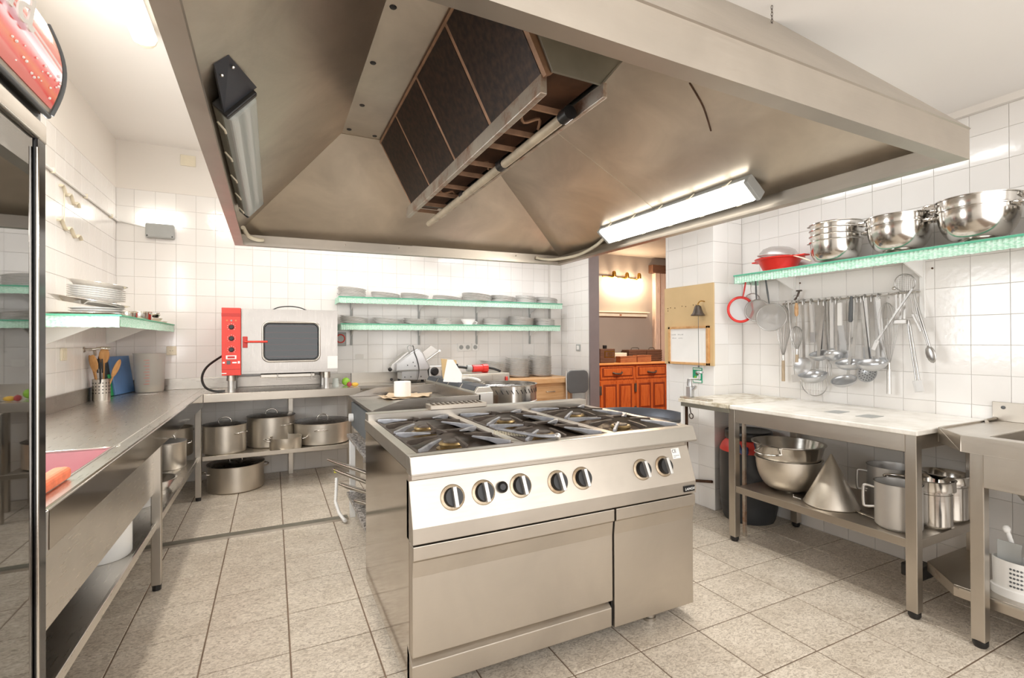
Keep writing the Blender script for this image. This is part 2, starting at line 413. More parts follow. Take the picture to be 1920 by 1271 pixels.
_tm = {}
def tile_mesh(wd, ht, depth, mat, tag_):
    key = (round(wd, 4), round(ht, 4), tag_)
    if key in _tm: return _tm[key]
    c = 0.0012 if depth < 0.007 else 0.002
    a, b = wd / 2, ht / 2
    vs = [(-a, -b, 0), (a, -b, 0), (a, b, 0), (-a, b, 0), (-a, -b, depth - c), (a, -b, depth - c), (a, b, depth - c), (-a, b, depth - c),
          (-a + c, -b + c, depth), (a - c, -b + c, depth), (a - c, b - c, depth), (-a + c, b - c, depth)]
    fs = [(0, 3, 2, 1), (8, 9, 10, 11)] + [(i, (i + 1) % 4, 4 + (i + 1) % 4, 4 + i) for i in range(4)] + [(4 + i, 4 + (i + 1) % 4, 8 + (i + 1) % 4, 8 + i) for i in range(4)]
    me = bpy.data.meshes.new('tile'); me.from_pydata(vs, [], fs); me.materials.append(M[mat]); _tm[key] = me
    return me
def tiling(wall, org, ud, vd, ulines, vlines, ok, limit, gap=0.0019, depth=0.006, mat='tile', tg='w', tilt=0.0025):
    ud, vd = Vector(ud), Vector(vd); nd = ud.cross(vd); rest = MB(); k = 0
    rot = Matrix((ud, vd, nd)).transposed().to_4x4()
    cells = [(u0, u1, v0, v1) for u0, u1 in zip(ulines, ulines[1:]) for v0, v1 in zip(vlines, vlines[1:])]
    cells.sort(key=lambda c: -ok((c[0] + c[1]) / 2, (c[2] + c[3]) / 2))
    for u0, u1, v0, v1 in cells:
        cu, cv = (u0 + u1) / 2, (v0 + v1) / 2
        me = tile_mesh(u1 - u0 - gap, v1 - v0 - gap, depth, mat, tg)
        mtx = Matrix.Translation(Vector(org) + ud * cu + vd * cv - nd * (depth - 0.0)) @ rot
        t = tilt * 0.6
        mtx = mtx @ Euler((random.uniform(-t, t), random.uniform(-t, t), 0)).to_matrix().to_4x4()
        if k < limit and ok(cu, cv) > 0:
            o = bpy.data.objects.new('tile', me); C.objects.link(o); o.parent = wall; o.matrix_local = mtx; k += 1
        else:
            rest.add([v.co for v in me.vertices], [tuple(p.vertices) for p in me.polygons], mtx)
    if rest.v:
        stuff(rest.build('tile_field', mat, wall))
def lines(a, b, start, step):
    k0 = math.ceil((a - start) / step + 1e-6); out = [a]
    x = start + k0 * step
    while x < b - 1e-4:
        if x - out[-1] > 0.012: out.append(x)
        x += step
    out.append(b); return out
# back wall: u = +x, v = +z, facing -y
tiling(wall_back, (0, YB, 0), (1, 0, 0), (0, 0, 1), lines(XL, 3.21, -0.651, TS), lines(0, 2.705, 2.705, TS),
       lambda u, v: (10 - abs(v - 1.6)) if (v > 0.95 and (v < 2.0 or u < 0.1)) else ((5 - v) if (v > .38 and v < .85 and u < .8) else -1), 300)
# left wall: facing +x ; u = +y... (u x v = n): (0,1,0)x(0,0,1) = +x
tiling(wall_left, (XL, 0, 0), (0, 1, 0), (0, 0, 1), lines(1.2, YB, 0.02, TS), lines(0, 2.705, 2.705, TS),
       lambda u, v: (10 - u) if (u > 3.2 and v > 0.9) else -1, 300)
# right wall: facing -x ; u = -y, v = z -> n = (0,-1,0)x(0,0,1) = (-1,0,0)
tiling(wall_right, (XR, 0, 0), (0, -1, 0), (0, 0, 1), lines(-2.714, -0.2, -2.714, TS), lines(0, 2.508, 2.549, 0.1591),
       lambda u, v: 10 + u, 285)
tiling(wall_right, (XR, 0, 0), (0, -1, 0), (0, 0, 1), lines(-5.444, -4.822, -4.822, TS), lines(0, 2.508, 2.549, 0.1591), lambda u, v: -1, 0)
tiling(wall_pier, (3.05, 0, 0), (0, -1, 0), (0, 0, 1), lines(-3.22, -2.71, -2.71, TS), lines(0, 2.508, 2.549, 0.1591), lambda u, v: 1, 100)
tiling(wall_pier, (0, 2.71, 0), (1, 0, 0), (0, 0, 1), lines(3.05, 3.366, 3.05, TS), lines(0, 2.508, 2.549, 0.1591), lambda u, v: 1, 100)
tiling(wall_column, (0, 5.44, 0), (1, 0, 0), (0, 0, 1), lines(3.21, 3.366, 3.21, TS), lines(0, 2.508, 2.549, 0.1591), lambda u, v: 1, 60)
# floor
fx = lines(XL, 3.37, 2.056, 0.3321); fy = lines(0.0, 5.5, 1.302, 0.3266)
def fok(u, v):
    return (10 - v) if (v > 0.75 and u > -1.0) else -1
tiling(floor, (0, 0, 0), (1, 0, 0), (0, 1, 0), fx, fy, fok, 300, 0.0062, 0.009, 'floortile', 'f', 0.001)

# drain channel cover on the floor
t = thing('floor_drain_cover', (-0.1, 3.85, 0), 'grey metal drain channel cover crossing the tiled floor', 'drain cover')
mb = MB(); mb.prism([(3.79, 0.0), (3.88, 0.0), (3.872, 0.009), (3.80, 0.012)], 'x', -1.2, 0.5); mb.build('cover_plate', 'galv', t)
MB().box(-1.2, 0.5, 3.783, 3.792, 0, 0.014).build('edge_strip', 'steel', t)

# ------------------------------------------------------------------ extractor hood
BL, BR, FR, FL = (-.237, 3.974), (2.357, 3.825), (2.399, .915), (-.22, .90)
zb, zf, zt = 2.0, 2.11, 2.54
hood = thing('extractor_hood', (1.08, 2.4, 2.0), 'huge stainless canopy hood hanging over the central range', 'hood')
def inset(p, d):
    c = (1.08, 2.4); return (p[0] + (d if p[0] < c[0] else -d), p[1] + (d if p[1] < c[1] else -d))
cs = [FL, FR, BR, BL]; ci = [inset(p, 0.012) for p in cs]; cl = [inset(p, 0.055) for p in cs]
def ringwall(outer, inner, z0, z1):
    mb = MB()
    for i in range(4):
        j = (i + 1) % 4
        mb.hexa([(*outer[i], z0), (*outer[j], z0), (*inner[j], z0), (*inner[i], z0), (*outer[i], z1), (*outer[j], z1), (*inner[j], z1), (*inner[i], z1)])
    return mb
names = ['fascia'] * 4
for i in range(4):
    j = (i + 1) % 4
    MB().hexa([(*cs[i], zb), (*cs[j], zb), (*ci[j], zb), (*ci[i], zb), (*cs[i], zf), (*cs[j], zf), (*ci[j], zf), (*ci[i], zf)]).build('fascia', 'steelh', hood)
    # inward lip under the fascia, with an upturned edge
    MB().hexa([(*cs[i], zb - .004), (*cs[j], zb - .004), (*cl[j], zb - .004), (*cl[i], zb - .004), (*cs[i], zb), (*cs[j], zb), (*cl[j], zb), (*cl[i], zb)]).build('gutter_lip', 'steelh', hood)
ringwall([inset(p, 0.050) for p in cs], [inset(p, .055) for p in cs], zb, zb + 0.016).build('gutter_edge', 'steelh', hood)
T0, T1, T2, T3 = (.365, 1.62), (1.31, 1.62), (1.31, 3.02), (.365, 3.02)
top = [T0, T1, T2, T3]; zi = 2.085; topo = [(.30, 1.262), (1.75, 1.262), (1.80, 3.02), (.365, 3.02)]
ii = [inset(p, 0.013) for p in cs]
for i in range(4):
    j = (i + 1) % 4
    # each slope is two sheets meeting at a standing seam
    a, b, c, d = Vector((*ii[i], zi)), Vector((*ii[j], zi)), Vector((*top[j], zt)), Vector((*top[i], zt))
    for s0, s1 in ((0, .52), (.52, 1)):
        lift = Vector((0, 0, -0.003)) if s0 > 0 else Vector((0, 0, 0))
        MB().slab([a.lerp(b, s0) + lift, a.lerp(b, s1) + lift, d.lerp(c, s1) + lift, d.lerp(c, s0) + lift], -0.006).build('slope_panel', 'hood', hood)
    MB().slab([Vector((*cs[i], zf)), Vector((*cs[j], zf)), Vector((*topo[j], zt + .004)), Vector((*topo[i], zt + .004))], 0.006).build('roof_panel', 'steelh', hood)
MB().box(T0[0], T1[0], T0[1], T2[1], zt - .004, zt + .003).build('top_panel', 'hood', hood)
# rivets along the top plate
for x, y in ((.40, 2.95), (.42, 2.62), (.40, 2.2), (.40, 1.8), (.55, 2.98)):
    MB().lathe([(0.0, -.004), (.012, -.003), (.014, 0)], (x, y, zt - .004), 10).build('bolt', 'black', hood)
# filter housing: two rows of leaning filters with a trough between them
fx0, fz0, fx1, fz1 = .605, zt - .006, .80, 2.165
ys = [1.36, 1.78, 2.20, 2.62, 3.02]
def fl(y, s, dx=0.0): return Vector((fx0 + (fx1 - fx0) * s + dx, y, fz0 + (fz1 - fz0) * s))
for i in range(4):
    y0, y1 = ys[i] + .012, ys[i + 1] - .012
    nrm = Vector((-(fz0 - fz1), 0, -(fx1 - fx0))).normalized()
    mb = MB(); mb.slab([fl(y0, .03), fl(y1, .03), fl(y1, .97), fl(y0, .97)], 0.02)
    f = mb.build('filter', 'filter', hood)
    # woven wire: ridges across the filter
    g = MB(); n = 46
    for k in range(n):
        s = .04 + .92 * k / (n - 1)
        p, q = fl(y0, s) + nrm * .003, fl(y1, s) + nrm * .003
        g.add([p + Vector((0, 0, .003)), q + Vector((0, 0, .003)), q + nrm * .004, p + nrm * .004, p - Vector((0, 0, .003)), q - Vector((0, 0, .003))], [(0, 1, 2, 3), (3, 2, 5, 4)])
    m2 = 40
    for k in range(m2):
        y = y0 + (y1 - y0) * k / (m2 - 1)
        p, q = fl(y, .04) + nrm * .004, fl(y, .96) + nrm * .004
        g.add([p + Vector((0, .0014, 0)), q + Vector((0, .0014, 0)), q + nrm * .003, p + nrm * .003, p - Vector((0, .0014, 0)), q - Vector((0, .0014, 0))], [(0, 1, 2, 3), (3, 2, 5, 4)])
    stuff(g.build('wire_mesh', 'meshbrown', f))
for y in ys:
    mb = MB(); mb.slab([fl(y - .011, 0) + nrm * .002, fl(y + .011, 0) + nrm * .002, fl(y + .011, 1) + nrm * .002, fl(y - .011, 1) + nrm * .002], 0.016); mb.slab([fl(y - .011, 0) + nrm * .002, fl(y - .011, 1) + nrm * .002, fl(y + .011, 1) + nrm * .002, fl(y + .011, 0) + nrm * .002], 0.016); mb.build('filter_frame', 'rustframe', hood)
MB().hexa([fl(1.34, 0), fl(3.03, 0), fl(3.03, .035), fl(1.34, .035)] + [p + nrm * .02 for p in (fl(1.34, 0), fl(3.03, 0), fl(3.03, .035), fl(1.34, .035))]).build('filter_frame_top', 'rustframe', hood)
MB().box(.775, .80, 1.37, 3.13, 2.105, 2.17).build('trough_front_bar', 'rust', hood, .004)
MB().box(.80, .985, 1.34, 3.15, 2.185, 2.192).build('trough_plate', 'rustdark', hood)
for k in range(9):
    y = 1.52 + k * .19 + (.03 if k % 2 else 0)
    MB().box(.80, .965, y, y + .010, 2.130, 2.15).build('trough_slat', 'rustframe', hood)
for k in range(3):
    y = 1.62 + k * .5
    MB().tube([(.83, y, 2.17), (.87, y + .05, 2.15), (.92, y + .02, 2.16), (.95, y + .08, 2.15)], .006, 6).build('gas_hose', 'rustframe', hood)
MB().tube([(.955, 1.50, 2.125), (.95, 3.22, 2.105)], .019, 12).build('trough_tube', 'tubecream', hood, smooth=50)
for y in (1.50, 2.05, 2.55):
    MB().tube([(.955, y - .025, 2.125), (.955, y + .025, 2.124)], .026, 12).build('tube_clamp', 'black', hood, smooth=50)
MB().box(.985, 1.0, 1.32, 3.2, 2.115, 2.165).build('trough_rear_edge', 'rust', hood, .002)
MB().slab([(.985, 1.33, 2.165), (.985, 3.03, 2.165), (1.30, 3.03, zt - .006), (1.30, 1.33, zt - .006)], 0.006).build('rear_plate', 'galv', hood)
MB().prism([(.62, zt - .006), (.80, 2.165), (.985, 2.165), (1.30, zt - .006)], 'y', 1.335, 1.345).build('end_plate', 'galv', hood)
MB().prism([(.62, zt - .006), (.80, 2.165), (.985, 2.165), (1.30, zt - .006)], 'y', 3.03, 3.04).build('end_plate', 'galv', hood)
# dark streak of a loose wire across the right slope, cable bends in the corners
def slope_r(y, s):  # right slope point
    return Vector((2.386 + (1.31 - 2.386) * s, y, zi + (zt - zi) * s - .008))
MB().tube([(1.603, 1.544, 2.408), (1.66, 1.563, 2.384), (1.742, 1.595, 2.349), (1.863, 1.665, 2.298)], .0035, 6).build('loose_wire', 'rustdark', hood)
MB().tube([(-.175, 3.72, 2.075), (-.15, 3.86, 2.05), (-.10, 3.90, 2.035), (-.06, 3.93, 2.04)], .014, 10).build('conduit', 'cream', hood, smooth=50)
MB().tube([(2.10, 3.80, 2.045), (2.18, 3.80, 2.035), (2.26, 3.70, 2.03), (2.31, 3.45, 2.03), (2.30, 3.2, 2.06), (2.25, 3.0, 2.09)], .013, 10).build('conduit', 'cream', hood, smooth=50)
for x, y, z in ((.9, 3.87, 2.05), (1.9, 3.81, 2.05), (.5, 3.92, 2.05)):
    MB().ball((x, y, z), .006, n=8).build('screw', 'polish', hood)
# chain holding the hood
t = thing('hood_chain', (1.73, 1.26, 2.54), 'thin dark chain from the ceiling down to the hood roof', 'chain')
mb = MB(); z = 2.545; k = 0
while z > 2.18:
    p = arc((1.66, 1.20, z - .008), .0035, 0, 2 * PI, 8, 'xz' if k % 2 else 'yz', .008)[:-1]
    mb.tube(p, .0011, 5, True); z -= .0125; k += 1
stuff(mb.build('links', 'iron', t))

def hood_lamp(name, label, near, far, xl, zl, xr, zr, lit):
    # sealed twin-tube lamp lying on a hood slope; cross-section runs from (xl,zl) to (xr,zr)
    t = thing(name, ((xl + xr) / 2, (near + far) / 2, (zl + zr) / 2), label, 'lamp', None)
    d = Vector((xr - xl, 0, zr - zl)); n = Vector((-d.z, 0, d.x)).normalized()
    if n.z < 0: n = -n
    A, B = Vector((xl, 0, zl)), Vector((xr, 0, zr))
    def P(p, y, h): return (p.x + n.x * h, y, p.z + n.z * h)
    MB().hexa([P(A, near, .02), P(B, near, .02), P(B, far, .02), P(A, far, .02), P(A, near, .055), P(B, near, .055), P(B, far, .055), P(A, far, .055)]).build('housing', 'galv' if not lit else 'greyplastic', t, .006)
    a, b = A.lerp(B, .06), A.lerp(B, .94)
    MB().hexa([P(a, near + .02, -.012), P(b, near + .02, -.012), P(b, far - .02, -.012), P(a, far - .02, -.012), P(A, near + .01, .02), P(B, near + .01, .02), P(B, far - .01, .02), P(A, far - .01, .02)]).build('cover', 'diffuser' if not lit else 'tubecover', t, .008)
    for s in (.3, .7):
        p = A.lerp(B, s)
        MB().tube([P(p, near + .09, .008), P(p, far - .09, .008)], .012, 10).build('tube', 'white' if not lit else 'tubeglow', t, smooth=60)
    for p, sgn in ((A, -1), (B, 1)):
        for k in range(5):
            y = near + .12 + (far - near - .24) * k / 4
            q = Vector((p.x, 0, p.z)) + d.normalized() * sgn * .006
            MB().tube([P(q, y - .02, .04), P(q, y, .012), P(q, y + .025, .01)], .004, 5).build('clip', 'cream', t)
    for y in (near, far):
        MB().hexa([P(A, y - .012, -.006), P(B, y - .012, -.006), P(B, y + .012, -.006), P(A, y + .012, -.006), P(A, y - .012, .055), P(B, y - .012, .055), P(B, y + .012, .055), P(A, y + .012, .055)]).build('end_cap', 'black' if not lit else 'greyplastic', t, .005)
    return t, n
M['tubecover'] = glow('lit_lamp_cover', 'fffaf0', 3.0)
t, n = hood_lamp('hood_lamp', 'unlit twin tube lamp with ribbed cover on left slope inside hood', 1.86, 3.30, -.135, 2.05, -.048, 2.15, False)
# dark bracket plate at its near end
MB().slab([(-.150, 1.66, 2.118), (-.112, 1.65, 2.150), (-.045, 1.85, 2.165), (-.140, 1.85, 2.060)], .01).build('bracket_plate', 'vent', t)
for p in ((-.135, 1.70, 2.112), (-.105, 1.69, 2.138)): MB().ball(p, .006, n=8).build('screw', 'polish', t)
t, n = hood_lamp('hood_lamp', 'lit twin tube lamp on right slope inside hood, glowing white', 1.72, 2.98, 2.268, 2.035, 2.165, 2.118, True)
l = bpy.data.lights.new('hood_lamp_light', 'AREA'); l.shape = 'RECTANGLE'; l.size = 1.25; l.size_y = .08; l.energy = 16; l.color = (1, .95, .86)
lo = bpy.data.objects.new('hood_lamp_light', l); C.objects.link(lo); lo.parent = t; lo.location = Vector((2.195, 2.305, 2.06)) - world_loc(t)
lo.rotation_euler = Matrix(((0, -n.z, n.x), (1, 0, 0), (0, n.x * 0, n.z))).to_euler(); lo.rotation_euler = Vector((-n.x, 0, -n.z)).to_track_quat('-Z', 'Y').to_euler()

# ------------------------------------------------------------------ six-burner range
rg = thing('gas_range', (1.12, 2.18, 0), 'stainless six-burner gas range with oven at centre of kitchen', 'stove')
X0, X1 = .44, 1.795
box('side_panel', 'steelside', rg, X0, X0 + .012, 1.76, 2.67, .06, .84)
box('side_panel', 'steelside', rg, X1 - .012, X1, 1.76, 2.67, .06, .84)
box('rear_panel', 'steel', rg, X0 + .012, X1 - .012, 2.655, 2.67, .06, .84)
box('carcass', 'black', rg, X0 + .014, X1 - .014, 1.785, 2.65, .10, .80)
# top: sloped fascia + frame around three recessed trays
MB().prism([(1.728, .90), (1.775, .90), (1.775, .834), (1.705, .834), (1.705, .842)], 'x', X0 - .004, X1 + .008).build('front_fascia', 'steel', rg, .0025)
box('top_rail', 'steelv', rg, X0 - .004, X0 + .035, 1.775, 2.67, .845, .90, .002)
box('top_rail', 'steelv', rg, X1 - .03, X1 + .008, 1.775, 2.67, .845, .90, .002)
for x in (.878, 1.338): box('top_divider', 'steelv', rg, x, x + .042, 1.775, 2.62, .862, .899, .002)
box('rear_rail', 'steel', rg, X0, X1, 2.60, 2.68, .845, .936, .003)
for xa, xb in ((X0 + .035, .878), (.92, 1.338), (1.38, X1 - .03)):
    MB().box(xa, xb, 1.775, 2.60, .842, .850).build('burner_tray', 'burnt', rg)
gr = box('flue_grille', 'hood', rg, .77, 1.10, 2.585, 2.69, .936, .962, .003)
for k in range(11): MB().hexa([(.785 + k * .028, 2.60, .9615), (.80 + k * .028, 2.60, .9615), (.806 + k * .028, 2.675, .9615), (.791 + k * .028, 2.675, .9615), (.785 + k * .028, 2.60, .967), (.80 + k * .028, 2.60, .9625), (.806 + k * .028, 2.675, .9625), (.791 + k * .028, 2.675, .967)]).build('louvre', 'burnt', gr)
# control panel, lower band, doors
box('panel_recess', 'steelh', rg, X0 + .004, X1 - .004, 1.762, 1.79, .80, .838)
MB().prism([(1.76, .806), (1.79, .806), (1.79, .592), (1.704, .592), (1.706, .648)], 'x', X0, X1).build('control_panel', 'steelh', rg, .002)
pn = Vector((0, -(.806 - .648), .054 * -1)).normalized(); pn = Vector((0, -.946, .323))
def on_panel(x, z): return Vector((x, 1.76 - (.806 - z) * .054 / .158, z))
pm = pn.to_track_quat('Z', 'X').to_matrix().to_4x4()
def knob_at(x, z, ang):
    root = Matrix.Translation(on_panel(x, z)) @ pm @ rotm('Z', ang)
    kn = MB().lathe([(.047, 0), (.047, .003), (.043, .005), (.0, .005)], n=32, mtx=root).build('knob_bezel', 'rustbezel', rg, smooth=40)
    MB().lathe([(.036, .004), (.036, .02), (.033, .026), (0, .026)], n=32, mtx=root).build('knob', 'black', kn, smooth=40)
    MB().box(-.0075, .0075, -.038, .036, .02, .044, mtx=root).build('knob_grip', 'wireb', kn, .002)
M['rustbezel'] = steel('stained_bezel', 'b9aa94', .35, stain=.6, staincol='7a5a38'); M['wireb'] = M['alu']
for x, z, a in ((.598, .732, -PI / 2 + .05), (.722, .733, -PI / 2 + .08), (.882, .737, -PI / 2 + .1), (1.052, .73, -PI / 2 + .14), (1.172, .73, -PI / 2 + .1), (1.494, .728, -PI / 2 + .12), (1.622, .728, -PI / 2 + .1)):
    knob_at(x, z, a)
root = Matrix.Translation(on_panel(.80, .741)) @ pm
MB().lathe([(.022, 0), (.022, .012), (.016, .018), (.012, .014), (0, .014)], n=24, mtx=root).build('igniter_button', 'black', rg, smooth=40)
# CE sticker and the maker's plate
def text(body, size, mtx, mat, parent, name, extr=.0004, shear=0.0):
    cu = bpy.data.curves.new(name, 'FONT'); cu.body = body; cu.size = size; cu.extrude = extr; cu.align_x = 'CENTER'; cu.align_y = 'CENTER'; cu.shear = shear
    ob = bpy.data.objects.new(name, cu); C.objects.link(ob)
    dg = bpy.context.evaluated_depsgraph_get(); me = bpy.data.meshes.new_from_object(ob.evaluated_get(dg))
    bpy.data.objects.remove(ob); me.materials.clear(); me.materials.append(M[mat])
    o = bpy.data.objects.new(name, me); C.objects.link(o)
    off = Matrix.Translation(-world_loc(parent)) if parent else Matrix()
    o.parent = parent; o.matrix_local = off @ mtx
    return o
rx90 = rotm('X', PI / 2)
tilt = math.atan2(.054, .158)
pf = Matrix.Translation(on_panel(1.712, .775)) @ rotm('X', PI / 2 - tilt)
st = MB().box(-.024, .024, -.024, .024, 0, .001, mtx=pf).build('approval_sticker', 'paper', rg)
text('CE', .022, pf @ Matrix.Translation((-.008, .010, .0012)), 'black', st, 'sticker_print')
MB().box(-.018, .018, -.012, -.009, .001, .0015, mtx=pf).box(-.018, -.004, -.018, -.0155, .001, .0015, mtx=pf).build('sticker_lines', 'greyplastic', st)
lp = MB().box(1.715, 1.782, 1.698, 1.705, .603, .631).build('maker_plate', 'blackgloss', rg, .004)
text('LAINOX', .0165, Matrix.Translation((1.7485, 1.697, .617)) @ rx90, 'white', lp, 'maker_name', .0006)
xd = 1.325
def door(xa, xb, zlo):
    d = MB().prism([(1.722, .47), (1.722, zlo), (1.765, zlo), (1.765, .585), (1.706, .585), (1.706, .535), (1.716, .528)], 'x', xa, xb).build('door', 'steelh', rg, .0025)
    return d
d1 = door(X0 + .002, xd - .006, .185)
box('door_gap_strip', 'blackgloss', d1, X0 + .01, xd - .01, 1.735, 1.76, .545, .59)
d2 = door(xd + .004, X1 - .004, .066)
MB().prism([(1.722, .075), (1.722, .155), (1.79, .205), (1.79, .075)], 'x', X0, xd - .012).build('kick_plate', 'steelh', rg, .002)
box('door_hinge_strip', 'black', rg, xd - .005, xd + .003, 1.735, 1.79, .07, .58)
for x, y in ((.51, 1.83), (1.59, 1.80), (.51, 2.6), (1.72, 2.6)):
    MB().lathe([(.030, 0), (.030, .015), (.026, .018), (.026, .10)], (x, y, 0), 20).build('leg', 'steel', rg, smooth=40)
# burners and pan supports
def burner(cx, cy):
    b = MB().lathe([(.062, .850), (.062, .862), (.048, .868), (.048, .876), (.052, .878), (.046, .886), (0, .886)], (cx, cy, 0), 24).build('burner', 'brassdirty', rg, smooth=40)
    MB().lathe([(.034, .886), (.032, .892), (0, .893)], (cx, cy, 0), 20).build('burner_cap', 'iron', b, smooth=40)
M['brassdirty'] = steel('dirty_brass', 'a08a62', .4, stain=.7, staincol='3a2c1e')
def grate(cx, cy, hx, hy):
    fr = MB()
    z0, z1 = .886, .898
    for sx in (-1, 1): fr.box(cx + sx * hx - .006, cx + sx * hx + .006, cy - hy, cy + hy, z0, z1)
    for sy in (-1, 1): fr.box(cx - hx, cx + hx, cy + sy * hy - .006, cy + sy * hy + .006, z0, z1)
    g = fr.build('pan_support', 'iron', rg, .002)
    for k, (ax, ay) in enumerate(((-1, -1), (0, -1), (1, -1), (1, 0), (1, 1), (0, 1), (-1, 1), (-1, 0))):
        p0 = Vector((cx + ax * hx * .98, cy + ay * hy * .98, 0)); fr_ = .36 if (ax and ay) else .30; p1 = Vector((cx + ax * hx * fr_, cy + ay * hy * fr_, 0))
        d = (p1 - p0).normalized(); s = Vector((-d.y, d.x, 0)) * .0060
        L = (p1 - p0).length; L2 = .45 * L
        prof = [(0, .888), (0, .908), (L * .5, .915), (L, .917), (L, .911), (L * .55, .900), (L * .3, .888)]
        vs = [p0 + d * a - s + Vector((0, 0, z)) for a, z in prof] + [p0 + d * a + s + Vector((0, 0, z)) for a, z in prof]
        n_ = len(prof)
        MB().add(vs, [tuple(range(n_))[::-1], tuple(range(n_, 2 * n_))] + [(i, (i + 1) % n_, n_ + (i + 1) % n_, n_ + i) for i in range(n_)]).build('prong', 'iron' if k % 2 else 'irongrey', g, .002)
for cx in (.678, 1.129, 1.575):
    hx = .192
    for cy in (1.985, 2.395):
        burner(cx, cy); grate(cx, cy, hx, .195)
# wire brush lying on the front edge
t = thing('wire_brush', (1.02, 1.80, .9), 'grey-handled wire brush lying on front edge of range', 'brush')
MB().tube([(.86, 1.93, .935), (.92, 1.87, .925), (1.0, 1.80, .912), (1.06, 1.765, .912)], [.009, .009, .010, .013], 10, flat=.7).build('handle', 'irongrey', t, smooth=60)
MB().ball((1.068, 1.762, .913), .016, .016, .012).build('handle_end', 'alu', t, smooth=60)
mb = MB()
for i in range(12):
    for j in range(3):
        x = .862 + i * .009; y = 1.935 - i * .0085 + j * .008
        mb.tube([(x, y, .925), (x + .004, y + .004, .905)], .0012, 4)
stuff(mb.build('bristles', 'cream', t))

# ------------------------------------------------------------------ generic makers
def pot(name, c, r, h, label, cat='pot', mat='pot', lid=None, handles=0.0, hstyle='loop', hz=.72, group=None, rim=.004, hw=.055):
    t = thing(name, c, label, cat, group)
    x, y, z = c; tk = .004
    MB().lathe([(0, 0), (r * .94, 0), (r, .012), (r, h - .004), (r + rim, h), (r + rim, h + .003), (r - tk, h + .002), (r - tk, .012), (0, .010)], c, 40).build('body', mat, t, smooth=40)
    if handles is not None:
        for s in (0, PI):
            a = handles + s; d = Vector((math.cos(a), math.sin(a), 0)); q = Vector((-d.y, d.x, 0)); zc = z + h * hz
            o = Vector((x, y, zc))
            if hstyle == 'loop':
                pts = [o + d * (r - .002) - q * hw, o + d * (r + .022) - q * hw + Vector((0, 0, .004)), o + d * (r + .042) - q * hw * .6 + Vector((0, 0, .010)), o + d * (r + .046) + Vector((0, 0, .012)), o + d * (r + .042) + q * hw * .6 + Vector((0, 0, .010)), o + d * (r + .022) + q * hw + Vector((0, 0, .004)), o + d * (r - .002) + q * hw]
            else:  # upright D handle
                pts = [o + d * (r - .002) + Vector((0, 0, -.05)), o + d * (r + .045) + Vector((0, 0, -.05)), o + d * (r + .052) + Vector((0, 0, 0)), o + d * (r + .045) + Vector((0, 0, .05)), o + d * (r - .002) + Vector((0, 0, .05))]
            MB().tube(pts, .006, 8).build('handle', 'polish' if mat != 'alu' else 'alu', t, smooth=60)
    if lid:
        l = MB().lathe([(r + .004, h + .003), (r + .006, h + .006), (r * .92, h + .010), (r * .5, h + .022), (0, h + .026)], c, 40).build('lid', lid, t, smooth=40)
        MB().tube(arc((x, y, z + h + .022), .05, 0, PI, 8, 'xz', .042), .006, 8).build('lid_handle', 'polish', l, smooth=60)
    return t
def bowl(name, c, r, h, label, cat='bowl', mat='polish', foot=0.4, group=None, handles=None, flat=.0):
    t = thing(name, c, label, cat, group); x, y, z = c
    prof = [(0, .004), (r * foot, .004), (r * foot, 0)] if foot else [(0, 0)]
    n = 9; rb = r * (foot or .35)
    out = []
    for i in range(n + 1):
        a = (PI / 2) * i / n
        out.append((rb + (r - rb) * math.sin(a) ** (.8 + flat), .006 + (h - .006) * (1 - math.cos(a))))
    prof += out + [(r + .007, h), (r + .007, h + .003), (r - .004, h + .002)] + [(p[0] - .003, p[1] + .003) for p in reversed(out)] + [(0, .010)]
    MB().lathe(prof, c, 44).build('body', mat, t, smooth=50)
    if handles is not None:
        for s in (0, PI):
            a = handles + s; d = Vector((math.cos(a), math.sin(a), 0)); q = Vector((-d.y, d.x, 0)); o = Vector((x, y, z + h - .012))
            MB().tube([o + d * (r - .006) - q * .05, o + d * (r + .035) - q * .045, o + d * (r + .05) - q * .02, o + d * (r + .05) + q * .02, o + d * (r + .035) + q * .045, o + d * (r - .006) + q * .05], .004, 8).build('handle', 'wire', t, smooth=60)
    return t
def ruffle(parent, p0, p1, z0, z1, out, amp=.006, pitch=.02, name='lace_trim'):
    p0, p1 = Vector((*p0, 0)), Vector((*p1, 0)); L = (p1 - p0).length; n = max(4, int(L / pitch) * 2); o = Vector((*out, 0))
    vs = []; fs = []
    for i in range(n + 1):
        b = p0.lerp(p1, i / n); k = amp if i % 2 else 0; w_ = random.uniform(-.002, .002)
        for zz, kk in ((z1, .001), (z1 - .012, k * .6), (z0 + w_, k + .001)):
            vs.append(b + o * (.001 + kk) + Vector((0, 0, zz)))
        for zz, kk in ((z1, .0), (z1 - .012, k * .6 - .0015), (z0 + w_, k - .0005)):
            vs.append(b + o * (.001 + kk - .001) + Vector((0, 0, zz)))
    for i in range(n):
        a, c = i * 6, (i + 1) * 6
        for j in (0, 1): fs.append((a + j, c + j, c + j + 1, a + j + 1)); fs.append((a + 3 + j, a + 4 + j, c + 4 + j, c + 3 + j))
    mb = MB(); mb.add(vs, fs); return stuff(mb.build(name, 'lace', parent))

